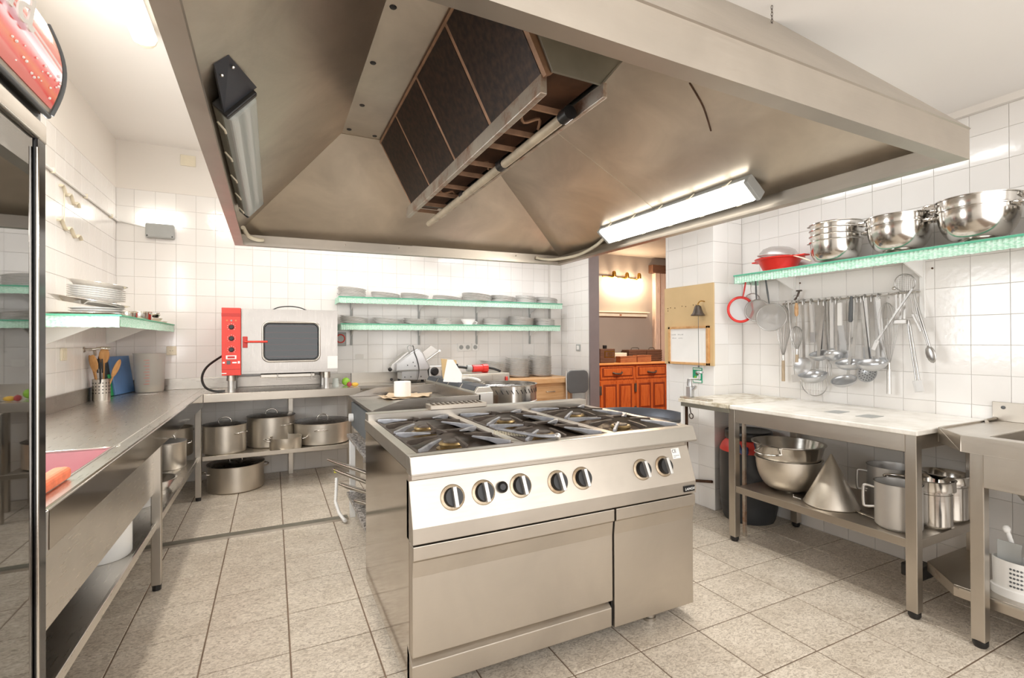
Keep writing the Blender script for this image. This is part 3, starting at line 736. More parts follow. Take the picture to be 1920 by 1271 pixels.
# ------------------------------------------------------------------ left worktop with sink
lt = thing('sink_counter', (-.9, 3.2, 0), 'long stainless worktop with sink basin along the left wall', 'counter')
zt0, zt1 = .845, .872
MB().box(XL + .002, -.60, 2.585, YB - .004, zt0, zt1).box(XL + .002, -1.16, 1.69, 2.585, zt0, zt1).box(-.60, -.532, 1.69, YB - .63, zt0, zt1).build('worktop', 'counter', lt, .003)
MB().box(XL + .002, XL + .02, 1.69, YB - .004, zt1, .975).build('upstand', 'griddle', lt, .002)
MB().box(-.546, -.528, 1.69, YB - .63, .765, .875).build('front_edge', 'steelside', lt, .004)
MB().box(-.60, -.546, 1.70, YB - .66, .77, .785).build('front_edge_return', 'steel', lt)
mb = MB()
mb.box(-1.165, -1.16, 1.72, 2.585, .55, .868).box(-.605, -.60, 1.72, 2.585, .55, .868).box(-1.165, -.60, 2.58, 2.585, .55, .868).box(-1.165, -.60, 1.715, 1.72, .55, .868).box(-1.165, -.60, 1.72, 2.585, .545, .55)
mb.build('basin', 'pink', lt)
MB().box(-1.17, -.585, 1.70, 2.60, .530, .544).build('basin_underside', 'steel', lt)
MB().tube([(-.602, 1.72, .873), (-.602, 2.54, .873), (-.64, 2.583, .873), (-1.158, 2.583, .873)], .005, 8).build('basin_rim', 'polish', lt, smooth=60)
MB().box(-.578, -.566, 1.69, 3.26, .512, .80).build('apron', 'counter', lt, .003)
MB().box(XL + .03, -.578, 3.248, 3.26, .512, .80).build('apron_end', 'counter', lt)
MB().box(XL + .02, -.56, 1.69, 4.84, .325, .335).box(-.568, -.555, 1.69, 4.80, .322, .36).build('lower_shelf', 'counter', lt, .002)
for x, y in ((-.556, 3.175), (-.556, 4.80), (-1.2, 3.175), (-1.2, 4.80)):
    lg = MB().box(x - .022, x + .022, y - .022, y + .022, .03, .80).build('leg', 'steelv', lt, .003)
    MB().lathe([(.02, 0), (.022, .03)], (x, y, 0), 12).build('foot', 'black', lg)
sp = tag(MB().box(-.635, -.585, 1.80, 2.06, .874, .914).build('sponge', 'orange', None, .014, seg=3), 'orange sponge on the front rim of the sink', 'sponge')
MB().box(-.60, -.530, 1.678, 1.689, .765, .872).build('end_cap', 'alu', lt)
# back worktop
bt = thing('back_counter', (.1, 5.1, 0), 'stainless worktop along back wall carrying the red oven', 'counter')
MB().box(-.598, .755, YB - .628, YB - .004, zt0, zt1).build('worktop', 'counter', bt, .003)
MB().box(-.528, .758, YB - .632, YB - .612, .80, .873).build('front_edge', 'steelh', bt, .003)
MB().box(-.528, .72, 4.80, 5.42, .326, .336).box(-.528, .72, 4.795, 4.812, .322, .358).build('lower_shelf', 'steelh', bt, .002)
for x, y in ((.72, 4.83), (.16, 5.38), (.72, 5.38)):
    MB().box(x - .022, x + .022, y - .022, y + .022, 0, .80).build('leg', 'steelv', bt, .003)
rt2 = thing('rear_counter', (1.35, 5.28, 0), 'dark stainless side worktop under the meat slicer', 'counter')
MB().box(.76, 1.95, 5.10, YB - .004, .835, .868).build('worktop', 'steel', rt2, .003)
MB().box(.76, 1.95, YB - .022, YB - .004, .868, .975).build('upstand', 'steel', rt2)
for x in (.80, 1.9): MB().box(x - .02, x + .02, 5.14, 5.18, 0, .835).build('leg', 'steelv', rt2)

MB().box(XL + .02, .75, YB - .022, YB - .004, .873, .975).build('upstand', 'griddle', bt, .002)
# pots below the back worktop and the left worktop
pot('stock_pot', (-.385, 5.06, .337), .17, .245, 'large pot with arched lid handle, leftmost on shelf below oven', lid='darkpot', handles=-.75)
pot('stock_pot', (-.012, 5.22, .337), .205, .275, 'tall dark-lidded pot, behind the little open pan', lid='darkpot', handles=-.9)
pot('stock_pot', (.44, 5.16, .337), .26, .20, 'widest dark-lidded pot, rightmost on shelf below oven', lid='darkpot', handles=-1.7)
pot('saucepan', (.105, 4.94, .337), .135, .11, 'little open two-handled pan in front of the tall pot', handles=.12, hz=.8)
pot('casserole', (-.30, 5.08, 0), .225, .225, 'wide shallow casserole standing on floor under back worktop', handles=.35, lid='darkpot', hz=.75)
pot('stock_pot', (-.74, 4.62, .336), .125, .20, 'grey-lidded pot on left lower shelf, beside the sink apron', handles=.75, lid='alu', hz=.85)
pot('stock_pot', (-.80, 5.10, .336), .17, .24, 'pot standing in the dark corner below worktop', handles=.9, hz=.8)
def dish(c, r, h, label, mat='plate'):
    t = thing('dish', c, label, 'dish')
    MB().lathe([(0, 0), (r * .7, 0), (r, h - .006), (r + .008, h), (r - .004, h - .002), (r * .7 - .003, .006), (0, .006)], c, 32).build('body', mat, t, smooth=40); return t
dish((-.735, 3.62, .336), .12, .09, 'white enamel dish on left lower shelf behind near leg', 'white')
dish((-.72, 3.98, .336), .13, .07, 'steel dish on left lower shelf, farther than white enamel dish', 'polish')
pot('bucket', (-.70, 2.83, .336), .11, .22, 'white bucket peeking below the sink apron', 'bucket', 'white', handles=None)

# left-hand things on the worktop
t = thing('utensil_holder', (-1.175, 4.74, .872), 'perforated steel cylinder full of wooden spoons on left worktop', 'holder')
cx, cy, cz = -1.175, 4.74, .872
MB().lathe([(0, 0), (.054, 0), (.055, .165), (.052, .165), (.051, .004), (0, .004)], (cx, cy, cz), 28).build('cup', 'steel', t, smooth=40)
mb = MB()
for r_ in range(4):
    for k in range(16):
        a = 2 * PI * k / 16
        mm = Matrix.Translation((cx + .0548 * math.cos(a), cy + .0548 * math.sin(a), cz + .06 + r_ * .025)) @ rotm('Z', a) @ rotm('Y', PI / 2)
        mb.lathe([(.0045, 0), (.0045, .001)], n=8, mtx=mm)
stuff(mb.build('holes', 'black', t))
def spoon(p0, p1, w_, l_, mat, name, label, style='spoon'):
    t = thing(name, p0, label, 'spoon' if style == 'spoon' else 'spatula')
    p0, p1 = Vector(p0), Vector(p1); d = (p1 - p0).normalized()
    MB().tube([p0, p1 - d * l_ * .7], .006, 8).build('handle', mat, t, smooth=60)
    m = Matrix.Translation(p1 - d * l_ * .4) @ d.to_track_quat('Z', 'Y').to_matrix().to_4x4()
    if style == 'spoon': MB().ball((0, 0, 0), w_, .010, l_ * .62, 16, mtx=m).build('bowl', mat, t, smooth=60)
    else:
        for k in (-1, 0, 1): MB().box(k * w_ * .7 - w_ * .24, k * w_ * .7 + w_ * .24, -.003, .003, -l_ * .4, l_ * .5, mtx=m).build('tine', mat, t, .002)
    return t
spoon((-1.18, 4.73, .90), (-1.262 + .03, 4.70, 1.20), .032, .10, 'spoon', 'wooden_spoon', 'wooden spoon leaning left in the perforated holder')
spoon((-1.18, 4.72, .90), (-1.205, 4.66, 1.20), .030, .11, 'spoon', 'wooden_spoon', 'wooden spoon between left spoon and black slotted spatula')
spoon((-1.165, 4.74, .90), (-1.152, 4.72, 1.255), .034, .10, 'spoon', 'wooden_spoon', 'tallest wooden spoon in the perforated holder')
spoon((-1.16, 4.75, .90), (-1.065, 4.72, 1.16), .036, .12, 'spoon', 'wooden_spoon', 'wooden spoon leaning right towards the blue board')
spoon((-1.17, 4.71, .90), (-1.165, 4.66, 1.18), .020, .12, 'black', 'slotted_spatula', 'black slotted spatula in the perforated holder', 'spatula')
spoon((-1.18, 4.76, .90), (-1.19, 4.76, 1.20), .036, .10, 'black', 'ladle', 'black plastic ladle at the back of the perforated holder')
# blue cutting board leaning on the wall
t = thing('cutting_board', (-1.16, 5.25, .872), 'blue cutting board leaning against wall behind the spoon holder', 'cutting board')
A, B_ = Vector((-1.185, 5.10, .874)), Vector((-1.13, 5.50 - .05, .874))
A2, B2 = Vector((-1.232, 5.12, 1.195)), Vector((-1.178, 5.47, 1.195))
MB().slab([A, B_, B2, A2], .018).build('panel', 'blue', t, .004)
A, B_, A2, B2 = [p + Vector((-.014, -.03, 0)) for p in (A, B_, A2, B2)]
tag(MB().slab([A, B_, B_.lerp(B2, .55), A.lerp(A2, .55)], .010).build('board', 'greenplastic', None, .003), 'green board edge showing behind the blue board', 'cutting board')
# translucent measuring tub
t = thing('measuring_tub', (-.985, 5.345, .872), 'tall translucent plastic measuring tub on left worktop corner', 'tub')
MB().lathe([(0, 0), (.098, 0), (.105, .02), (.118, .335), (.124, .345), (.116, .345), (.102, .02), (0, .006)], (-.985, 5.345, .872), 36).build('body', 'frost', t, smooth=40)
mb = MB()
for k in range(9): mb.box(-.995 + (.0 if k % 2 else -.012), -.965, 5.229, 5.233, .95 + k * .026, .952 + k * .026)
mb.build('scale_marks', 'redplastic', t)
MB().lathe([(0, 0), (.096, 0), (.100, .05), (0, .05)], (-.985, 5.345, .880), 32).build('liquid', 'cream', t, smooth=40)
tag(MB().slab([(-1.02, 5.09, .8735), (-.93, 5.06, .8735), (-.88, 5.12, .8735), (-.97, 5.16, .8735)], .0015).build('paper_scrap', 'paper'), 'white paper scrap lying on the worktop before the tub', 'paper')
# fittings on the left wall
def tap():
    t = thing('wall_tap', (-1.25, 4.73, 1.26), 'small old metal wall tap above the wooden spoons', 'tap')
    MB().lathe([(.022, 0), (.022, .006), (.010, .010), (.010, .05)], n=16, mtx=Matrix.Translation((XL, 4.66, 1.262)) @ rotm('Y', PI / 2)).build('body', 'steel', t, smooth=40)
    MB().tube([(-1.215, 4.66, 1.262), (-1.205, 4.70, 1.258), (-1.205, 4.71, 1.215)], .010, 10).build('spout', 'steel', t, smooth=60)
    MB().tube([(-1.21, 4.66, 1.262), (-1.16, 4.68, 1.272), (-1.12, 4.72, 1.268)], [.008, .010, .012], 10).build('lever', 'polish', t, smooth=60)
tap()
t = thing('light_switch', (XL, 4.25, 1.235), 'cream wall switch on the left tiles, nearest the fridge', 'switch')
MB().box(XL, XL + .010, 4.205, 4.30, 1.195, 1.278).build('plate', 'cream', t, .003)
MB().box(XL + .010, XL + .016, 4.235, 4.27, 1.21, 1.262).build('rocker', 'cream', t, .002)
def socket(name, x0, x1, z0, z1, label, y=YB, gang=1, mat='white'):
    t = thing(name, ((x0 + x1) / 2, y, (z0 + z1) / 2), label, 'socket')
    MB().box(x0, x1, y - .012, y - .0005, z0, z1).build('plate', mat, t, .004)
    for g in range(gang):
        cx = x0 + (x1 - x0) * (g + .5) / gang; m = Matrix.Translation((cx, y - .012, (z0 + z1) / 2)) @ rotm('X', PI / 2)
        f = MB().lathe([(.026, .0), (.026, .003), (.021, .003), (.020, .0008), (0, .0008)], n=24, mtx=m).build('outlet', 'greyplastic' if mat == 'white' else 'cream', t, smooth=40)
        MB().lathe([(.003, .0008), (.003, .0016)], (-.009, 0, 0), 8, mtx=m).lathe([(.003, .0008), (.003, .0016)], (.009, 0, 0), 8, mtx=m).build('pin_holes', 'black', f)
    return t
socket('wall_socket', -.885, -.807, 1.195, 1.276, 'cream single socket above the translucent tub', mat='cream')
socket('wall_socket', 1.966, 2.132, 1.193, 1.285, 'white double socket below back shelves', gang=2)
socket('wall_socket', 2.148, 2.225, 1.195, 1.282, 'white single socket right beside the double socket')
t = thing('light_switch', (3.36, 5.1, 1.23), 'white switch plate on the tiles left of the doorway', 'switch')
MB().box(XR - .010, XR, 5.00, 5.09, 1.185, 1.265).build('plate', 'greyplastic', t, .003); MB().box(XR - .015, XR - .01, 5.02, 5.07, 1.20, 1.25).build('rocker', 'white', t, .002)
t = thing('cable_conduit', (-1.25, 4.6, 2.4), 'white cable conduit clipped along left wall to emergency lamp', 'conduit')
MB().tube([(-1.247, 2.2, 2.395), (-1.247, 5.38, 2.405), (-1.235, 5.475, 2.405), (-1.20, 5.485, 2.40), (-1.03, 5.485, 2.365)], .009, 8).build('pipe', 'white', t, smooth=60)
for y in (3.3, 4.05, 4.66, 5.30): MB().box(XL, -1.234, y - .008, y + .008, 2.385, 2.418).build('clip', 'cream', t, .002)
t = thing('emergency_lamp', (-.94, 5.46, 2.40), 'lit emergency lamp on grey box high on back wall', 'lamp')
MB().box(-1.085, -.775, 5.44, YB - .001, 2.40, 2.50).build('diffuser', 'emlamp', t, .012)
MB().box(-1.035, -.815, 5.435, YB - .001, 2.268, 2.40).build('battery_box', 'greyplastic', t, .012)
for x in (-1.02, -.83): MB().ball((x, 5.434, 2.285), .006, n=8).build('screw', 'black', t)
t = tag(MB().box(-.774, -.652, YB - .012, YB - .001, 2.976, 3.077).build('wall_plate', 'cream', None, .003), 'cream square cover plate on painted wall above back tiles', 'cover plate')
t = thing('wall_ornament', (XL, 4.36, 2.2), 'cream wooden wall ornament of two curling bands on left tiles', 'ornament')
def squiggle(y0, z0, y1, z1):
    p = []
    for i in range(25):
        s = i / 24; p.append((XL + .008, y0 + (y1 - y0) * s, z0 + (z1 - z0) * s + .020 * math.sin(s * 5 * PI)))
    return p
MB().tube(squiggle(4.19, 2.345, 4.54, 2.285), .012, 8, flat=.5).build('band', 'cream', t, smooth=60)
MB().tube(squiggle(4.15, 2.11, 4.58, 2.06), .013, 8, flat=.5).build('band', 'cream', t, smooth=60)
MB().tube([(XL + .005, 4.27, 2.33), (XL + .005, 4.265, 2.11)], .003, 6).build('cord', 'cream', t)

# left wall shelf with plates
ls = thing('wall_shelf', (-1.04, 4.6, 1.46), 'mint lace-edged shelf on left wall under the conduit', 'shelf')
MB().box(XL + .001, -.83, 3.71, YB - .005, 1.455, 1.475).build('board', 'cream', ls, .002)
ruffle(ls, (XL + .01, 3.708), (-.832, 3.708), 1.405, 1.482, (0, -1), .006, .022)
ruffle(ls, (-.829, 3.71), (-.829, YB - .01), 1.41, 1.48, (1, 0), .004, .03)
MB().box(XL + .01, -.825, 3.699, 3.708, 1.472, 1.482).box(-.829, -.82, 3.70, YB - .01, 1.472, 1.480).build('lace_band', 'mintdark', ls)
for y in (3.95, 5.2): MB().prism([(XL + .001, 1.30), (XL + .001, 1.455), (-.95, 1.455), (-.95, 1.445)], 'y', y, y + .02).build('bracket', 'white', ls)
def plate_mesh():
    mb = MB(); mb.lathe([(0, .003), (.075, .003), (.08, 0), (.086, 0), (.09, .005), (.140, .0145), (.1425, .017), (.140, .0185), (.095, .009), (.085, .007), (0, .007)], (0, 0, 0), 40)
    return mb
def first_plate(label, group):
    t = thing('plate', (0, 0, 0), label, 'plate', group)
    d = plate_mesh().build('dish', 'plate', t, smooth=50)
    MB().ring((0, 0, .0165), .1425, .0013, 36, 5).build('rim_line', 'rimgrey', d, smooth=60)
    return t
_plate = None
ORD = ['topmost', 'second', 'third', 'fourth', 'fifth', 'sixth', 'seventh', 'eighth', 'ninth', 'tenth', 'eleventh', 'twelfth', 'thirteenth', 'fourteenth', 'fifteenth', 'sixteenth', 'seventeenth']
def nth(k, n):   # k counted from the bottom
    q = n - 1 - k
    return 'topmost' if q == 0 else ('lowest' if k == 0 else ORD[q] + ' from top')
def stack(x, y, z, n, sc, where, group, pitch=.0135, name='plate'):
    global _plate
    for k in range(n):
        label = 'white plate, %s of %s' % (nth(k, n), where)
        loc = (x + random.uniform(-.004, .004), y + random.uniform(-.004, .004), z + k * pitch)
        if _plate is None:
            _plate = first_plate(label, group); o = _plate; o.location = loc
        else: o = copy_tree(_plate, loc=loc, label=label, group=group)
        o.scale = (sc, sc, 1.0); o['category'] = 'plate'
# flat steel trays and stacked oval dishes near the shelf end
def oval(c, rx, ry, h, label, mat='polish', tilt=(0, 0)):
    t = thing('oval_tray', c, label, 'tray')
    m = Matrix.Translation(c) @ rotm('Y', tilt[0]) @ rotm('X', tilt[1])
    MB().lathe([(0, 0), (.75, 0), (.95, h * .9), (1.0, h), (.99, h + .003), (.93, h * .9), (.74, .004), (0, .004)], (0, 0, 0), 40, mtx=m @ Matrix.Diagonal((rx, ry, 1, 1))).build('dish', mat, t, smooth=40); return t
oval((-1.035, 3.88, 1.477), .195, .16, .016, 'flat steel tray lowest on left shelf, under the white plates')
for k in range(2): oval((-.985, 3.90, 1.494 + k * .015), .14, .14, .016, ['white dish directly on the flat steel tray, left shelf', 'white dish just below the big tilted tray, left shelf'][k], 'plate')
oval((-1.02, 3.88, 1.545), .20, .16, .03, 'big tilted steel tray sticking out of the left shelf stack', 'polish', (.17, 0))
zz = 1.572
for k in range(6):
    t = copy_tree(_plate, loc=(-.99, 3.90, zz)) if _plate else None
    if t is None:
        _plate = first_plate('white plate in the slanting stack above the big tray, left shelf', 'plates on the left shelf'); t = _plate; t.location = (-.99, 3.90, zz)
    t.rotation_euler = (0, .10, 0); t['label'] = 'white plate, %s of the slanting stack on the left shelf' % nth(k, 6); t['group'] = 'plates on the left shelf'; zz += .013
t = oval((-.985, 3.90, zz + .004), .15, .14, .03, 'steel rimmed dish topping the slanting plate stack, left shelf', 'polish', (.13, 0))
for k, (y, r_, h_, lb) in enumerate(((4.42, .075, .055, 'steel bowl next to tilted tray on left shelf'), (4.78, .095, .075, 'steel bowl with wire handle in middle of left shelf'))):
    pot('bowl', (-.96, y, 1.477), r_, h_, lb, 'bowl', 'polish', handles=.0 if k else None, hz=.8, hw=.02)
oval((-.95, 5.1, 1.477), .10, .14, .04, 'deep steel tray near corner end of left shelf')
oval((-.95, 5.12, 1.520), .085, .12, .03, 'steel tray resting on the deep tray, left shelf')
oval((-.93, 5.36, 1.477), .075, .09, .022, 'shallow steel tray at very end of left shelf')

# ------------------------------------------------------------------ convection oven
ov = thing('convection_oven', (.08, 5.17, .872), 'red and stainless convection oven on the back worktop', 'oven')
ya, yb, za, zbt = 4.905, 5.42, 1.03, 1.608
MB().box(-.248, .556, yb - .02, yb, za, zbt).box(-.248, -.13, ya + .031, yb, za, zbt).box(.45, .556, ya + .031, yb, za, zbt).box(-.13, .45, ya + .031, yb, za, 1.09).box(-.13, .45, ya + .031, yb, 1.54, zbt).build('cabinet', 'ovensteel', ov)
pnl = MB().box(-.396, -.250, ya, yb, za - .008, zbt + .004).build('control_panel', 'red', ov, .004)
MB().box(-.397, -.249, ya - .002, ya + .01, 1.535, 1.565).build('panel_band', 'reddark', pnl)
MB().box(-.397, -.249, ya - .002, ya + .01, 1.075, 1.078).build('panel_groove', 'reddark', pnl)
for z in (1.444, 1.345, 1.248):
    m = Matrix.Translation((-.322, ya, z)) @ rotm('X', PI / 2)
    kn = MB().lathe([(.021, 0), (.021, .004), (.017, .006), (.015, .02), (0, .02)], n=20, mtx=m).build('knob', 'black', pnl, smooth=40)
    mb = MB()
    for k in range(9):
        a = -PI * .25 + k * PI * 1.5 / 8
        mb.box(-.322 + .030 * math.cos(a) - .002, -.322 + .030 * math.cos(a) + .002, ya - .0012, ya, z + .030 * math.sin(a) - .002, z + .030 * math.sin(a) + .002)
    mb.build('scale_ticks', 'paper', pnl)
for x, mt in ((-.355, 'orange'), (-.322, 'greyplastic'), (-.288, 'orange')):
    MB().lathe([(.008, 0), (.006, .004), (0, .005)], n=12, mtx=Matrix.Translation((x, ya, 1.50)) @ rotm('X', PI / 2)).build('pilot_lamp', mt, pnl, smooth=40)
MB().box(-.364, -.284, ya - .004, ya, 1.165, 1.197).build('display_frame', 'white', pnl, .001)
MB().box(-.352, -.296, ya - .005, ya - .003, 1.172, 1.190).build('display', 'ledred', pnl)
MB().box(-.358, -.330, ya - .006, ya, 1.120, 1.152).build('rocker_switch', 'greydark', pnl, .002)
MB().box(-.388, -.372, ya - .001, ya, 1.128, 1.142).box(-.316, -.282, ya - .001, ya, 1.128, 1.140).box(-.274, -.258, ya - .001, ya, 1.126, 1.146).build('panel_print', 'paper', pnl)
MB().box(-.40, -.36, ya - .0008, ya, 1.038, 1.046).build('maker_print', 'paper', pnl)
# door: frame around a rounded window
def rrect(x0, x1, z0, z1, r, n=6):
    p = []
    for cx, cz, a in ((x1 - r, z1 - r, 0), (x0 + r, z1 - r, PI / 2), (x0 + r, z0 + r, PI), (x1 - r, z0 + r, 3 * PI / 2)):
        for i in range(n + 1): p.append((cx + r * math.cos(a + i * PI / 2 / n), cz + r * math.sin(a + i * PI / 2 / n)))
    return p
wi = rrect(-.070, .384, 1.147, 1.480, .05); wo = rrect(-.238, .545, 1.055, 1.60, .004)
k = len(wi); vs = []
for y in (ya, ya + .03):
    vs += [(p[0], y, p[1]) for p in wo] + [(p[0], y, p[1]) for p in wi]
fs = []
for i in range(k):
    j = (i + 1) % k
    fs += [(i, j, k + j, k + i), (2 * k + i, 3 * k + i, 3 * k + j, 2 * k + j), (i, 2 * k + i, 2 * k + j, j), (k + i, k + j, 3 * k + j, 3 * k + i)]
dr = MB().add(vs, fs).build('door', 'ovensteel', ov)
MB().tube([(p[0], ya - .001, p[1]) for p in rrect(-.080, .394, 1.137, 1.490, .055)], .009, 8, True).build('window_seal', 'steel', dr, smooth=60)
MB().tube([(p[0], ya + .002, p[1]) for p in rrect(-.068, .382, 1.149, 1.478, .05)], .006, 6, True).build('window_gasket', 'black', dr, smooth=60)
MB().prism(rrect(-.07, .384, 1.147, 1.48, .05), 'y', ya + .008, ya + .012).build('window_pane', 'ovenglass', dr)
cav = MB(); cav.box(-.129, .449, yb - .06, yb - .05, 1.091, 1.539).box(-.129, -.124, ya + .04, yb - .05, 1.091, 1.539).box(.444, .449, ya + .04, yb - .05, 1.091, 1.539).box(-.129, .449, ya + .04, yb - .05, 1.091, 1.096).box(-.129, .449, ya + .04, yb - .05, 1.534, 1.539)
cav.build('cavity_liner', 'ovendark', ov)
for z in (1.455, 1.40, 1.345, 1.29, 1.235, 1.18): MB().tube([(-.06, ya + .017, z), (.375, ya + .017, z)], .0034, 6).build('rack_rail', 'red', dr)
MB().box(-.236, -.198, ya - .012, ya, 1.262, 1.362).build('latch_plate', 'reddark', dr, .004)
MB().tube([(-.217, ya - .012, 1.315), (-.217, ya - .04, 1.315), (-.04, ya - .045, 1.315)], .009, 10).build('door_handle', 'red', dr, smooth=60)
MB().box(.463, .553, ya - .0015, ya, 1.062, 1.178).build('label_sheet', 'paper', dr)
MB().tube([(.0, ya + .1, zbt), (.06, ya + .1, 1.633), (.15, ya + .1, 1.642), (.23, ya + .1, 1.632), (.29, ya + .1, zbt)], .005, 8).build('top_cable', 'black', ov, smooth=60)
for x, y in ((-.33, 4.98), (.46, 4.98), (-.33, 5.36), (.46, 5.36)):
    lg = MB().lathe([(.036, .10), (.034, .155)], (x, y, .872), 16).build('leg', 'steel', ov, smooth=40)
    MB().lathe([(.026, 0), (.026, .11)], (x, y, .872), 16).build('leg_foot', 'alu', lg, smooth=40)
MB().box(-.10, .36, 4.99, 5.30, .985, 1.02).build('drip_pan', 'steel', ov, .006)
for x in (.04, .33): MB().tube([(x, 4.975, 1.02), (x, 4.975, .965), (x + .035, 4.975, .965)], .005, 6).build('pan_bracket', 'steel', ov)
MB().tube([(-.36, 5.30, 1.22), (-.44, 5.22, 1.17), (-.53, 5.14, 1.09), (-.56, 5.08, 1.0), (-.53, 5.03, .92), (-.46, 5.0, .885), (-.38, 4.99, .884)], .010, 10).build('power_cable', 'black', ov, smooth=60)
# fruit beside the oven
def fruit(name, c, r, sc, mat, label):
    t = thing(name, c, label, 'fruit'); MB().ball((c[0], c[1], c[2] + r * sc[2]), r * sc[0], r * sc[1], r * sc[2], 18).build('flesh', mat, t, smooth=60)
    MB().tube([(c[0], c[1], c[2] + r * sc[2] * 1.9), (c[0] + .004, c[1], c[2] + r * sc[2] * 2.2)], .002, 6).build('stem', 'woodmid', t)
fruit('apple', (.660, 5.16, .873), .04, (1, 1, 1), 'apple', 'green apple on back worktop right of the oven')
fruit('plum', (.668, 4.98, .873), .024, (1, 1, 1), 'fruitred', 'small dark red fruit in front of the green apple')
fruit('pear', (.722, 5.00, .873), .022, (1.7, 1, .9), 'fruityellow', 'yellow pear lying beside the dark red fruit')
t = thing('glass_tumbler', (.55, 5.09, .873), 'small upturned glass between oven foot and the fruit', 'glass')
MB().lathe([(.032, 0), (.026, .08), (0, .08)], (.555, 5.10, .873), 20).build('body', 'diffuser', t, smooth=40)
t = thing('thermostat', (.664, YB, 1.335), 'grey wall box with red ring, half hidden by the oven', 'control box')
MB().box(.59, .703, YB - .05, YB - .001, 1.267, 1.41).build('case', 'greyplastic', t, .006)
MB().ring((.645, YB - .052, 1.345), .042, .006, 28, 8, (0, 1, 0)).build('red_ring', 'red', t, smooth=60)
tag(MB().box(.803, .89, YB - .002, YB - .0003, 1.117, 1.176).build('wall_sticker', 'paper'), 'blank white sticker on back tiles left of the slicer', 'sticker')

# ------------------------------------------------------------------ back shelves with plates
def back_shelf(z, x0, x1, label):
    s = thing('wall_shelf', ((x0 + x1) / 2, 5.35, z), label, 'shelf')
    MB().box(x0, x1, 5.205, YB - .005, z - .018, z).build('board', 'white', s, .002)
    ruffle(s, (x0, 5.203), (x1, 5.203), z - .06, z + .004, (0, -1), .006, .019)
    ruffle(s, (x0 - .001, YB - .01), (x0 - .001, 5.203), z - .06, z + .004, (-1, 0), .006, .019)
    MB().box(x0 - .004, x1, 5.194, 5.203, z - .004, z + .006).build('lace_band', 'mintdark', s)
    for bx in (.75, 1.49, 2.195, 2.92):
        MB().box(bx, bx + .02, YB - .016, YB - .002, z - .22, z - .02).build('bracket', 'greyplastic', s)
        MB().prism([(5.24, z - .03), (5.24, z - .02), (YB - .01, z - .02), (YB - .01, z - .12)], 'x', bx + .004, bx + .012).build('bracket_web', 'white', s)
    return s
back_shelf(1.765, .60, 3.235, 'upper mint lace-edged shelf of plates on back wall')
back_shelf(1.492, .62, 3.205, 'lower mint lace-edged shelf of plates on back wall')
up = [(.745, 7, 1.0, 'first'), (1.097, 4, 1.07, 'second'), (1.412, 4, 1.07, 'third'), (1.783, 3, 1.12, 'fourth'), (2.146, 6, 1.2, 'fifth, widest'), (2.49, 5, 1.08, 'sixth'), (2.795, 6, .88, 'seventh'), (3.09, 5, .95, 'eighth, last')]
for x, n, sc, o in up: stack(x, 5.345, 1.768, n, sc, 'the %s stack from left, upper back shelf' % o, 'plates in upper back shelf stack at %s place' % o)
lo_ = [(.767, 5, 1.0, 'first'), (1.11, 4, 1.05, 'second'), (1.44, 4, 1.05, 'third'), (1.733, 5, .74, 'fourth, small'), (2.36, 5, .86, 'fifth'), (2.73, 7, 1.1, 'sixth'), (3.06, 6, .93, 'seventh, last')]
for x, n, sc, o in lo_: stack(x, 5.345, 1.495, n, sc, 'the %s stack from left, lower back shelf' % o, 'plates in lower back shelf stack at %s place' % o)
t = thing('sauce_boat', (2.05, 5.34, 1.495), 'white china sauce boat between plate stacks on lower back shelf', 'sauce boat')
MB().lathe([(0, 0), (.05, 0), (.045, .012), (.075, .06), (.08, .07), (.074, .068), (.04, .016), (0, .014)], (2.04, 5.34, 1.495), 28, sx=1.15, sy=.8).build('body', 'plate', t, smooth=50)
MB().tube([(2.12, 5.34, 1.545), (2.15, 5.33, 1.53), (2.13, 5.33, 1.505)], .007, 8).build('handle', 'plate', t, smooth=60)

# ------------------------------------------------------------------ slicer
sl = thing('meat_slicer', (1.35, 5.22, .868), 'silver meat slicer on the rear worktop', 'slicer')
MB().prism([(1.158, .99), (1.225, .983), (1.225, .905), (1.52, .90), (1.50, 1.0), (1.30, 1.0)], 'y', 5.16, 5.38).build('base', 'slicer', sl, .006)
MB().prism([(1.158, 1.078), (1.16, .995), (1.50, 1.0), (1.527, 1.03), (1.452, 1.187), (1.415, 1.228), (1.39, 1.235), (1.312, 1.19)], 'y', 5.14, 5.27).build('blade_housing', 'slicer', sl, .014, seg=3)
MB().prism([(1.112, 1.02), (1.16, 1.0), (1.16, 1.075), (1.31, 1.19), (1.29, 1.20), (1.13, 1.07)], 'y', 5.20, 5.36).build('gauge_plate', 'alu', sl, .004)
MB().prism([(1.44, 1.17), (1.56, 1.262), (1.58, 1.255), (1.655, 1.205), (1.50, 1.09)], 'y', 5.24, 5.26).build('food_carriage', 'alu', sl, .003)
MB().tube([(1.50, 5.2, 1.10), (1.645, 5.2, 1.20)], .007, 8).build('carriage_arm', 'polish', sl, smooth=60); MB().ball((1.65, 5.2, 1.203), .016, n=12).build('carriage_knob', 'white', sl, smooth=60)
m = Matrix.Translation((1.578, 5.16, .985)) @ rotm('X', PI / 2)
MB().box(1.52, 1.66, 5.16, 5.30, .915, 1.05).build('motor_box', 'alu', sl, .012)
MB().lathe([(.046, 0), (.046, .012), (.030, .016), (.030, .03), (0, .03)], n=24, mtx=m).build('thickness_dial', 'black', sl, smooth=40)
MB().ball((1.10, 5.16, 1.02), .022, n=12).build('clamp_knob', 'black', sl, smooth=60); MB().ball((1.115, 5.16, .915), .016, n=12).build('clamp_knob', 'black', sl, smooth=60)
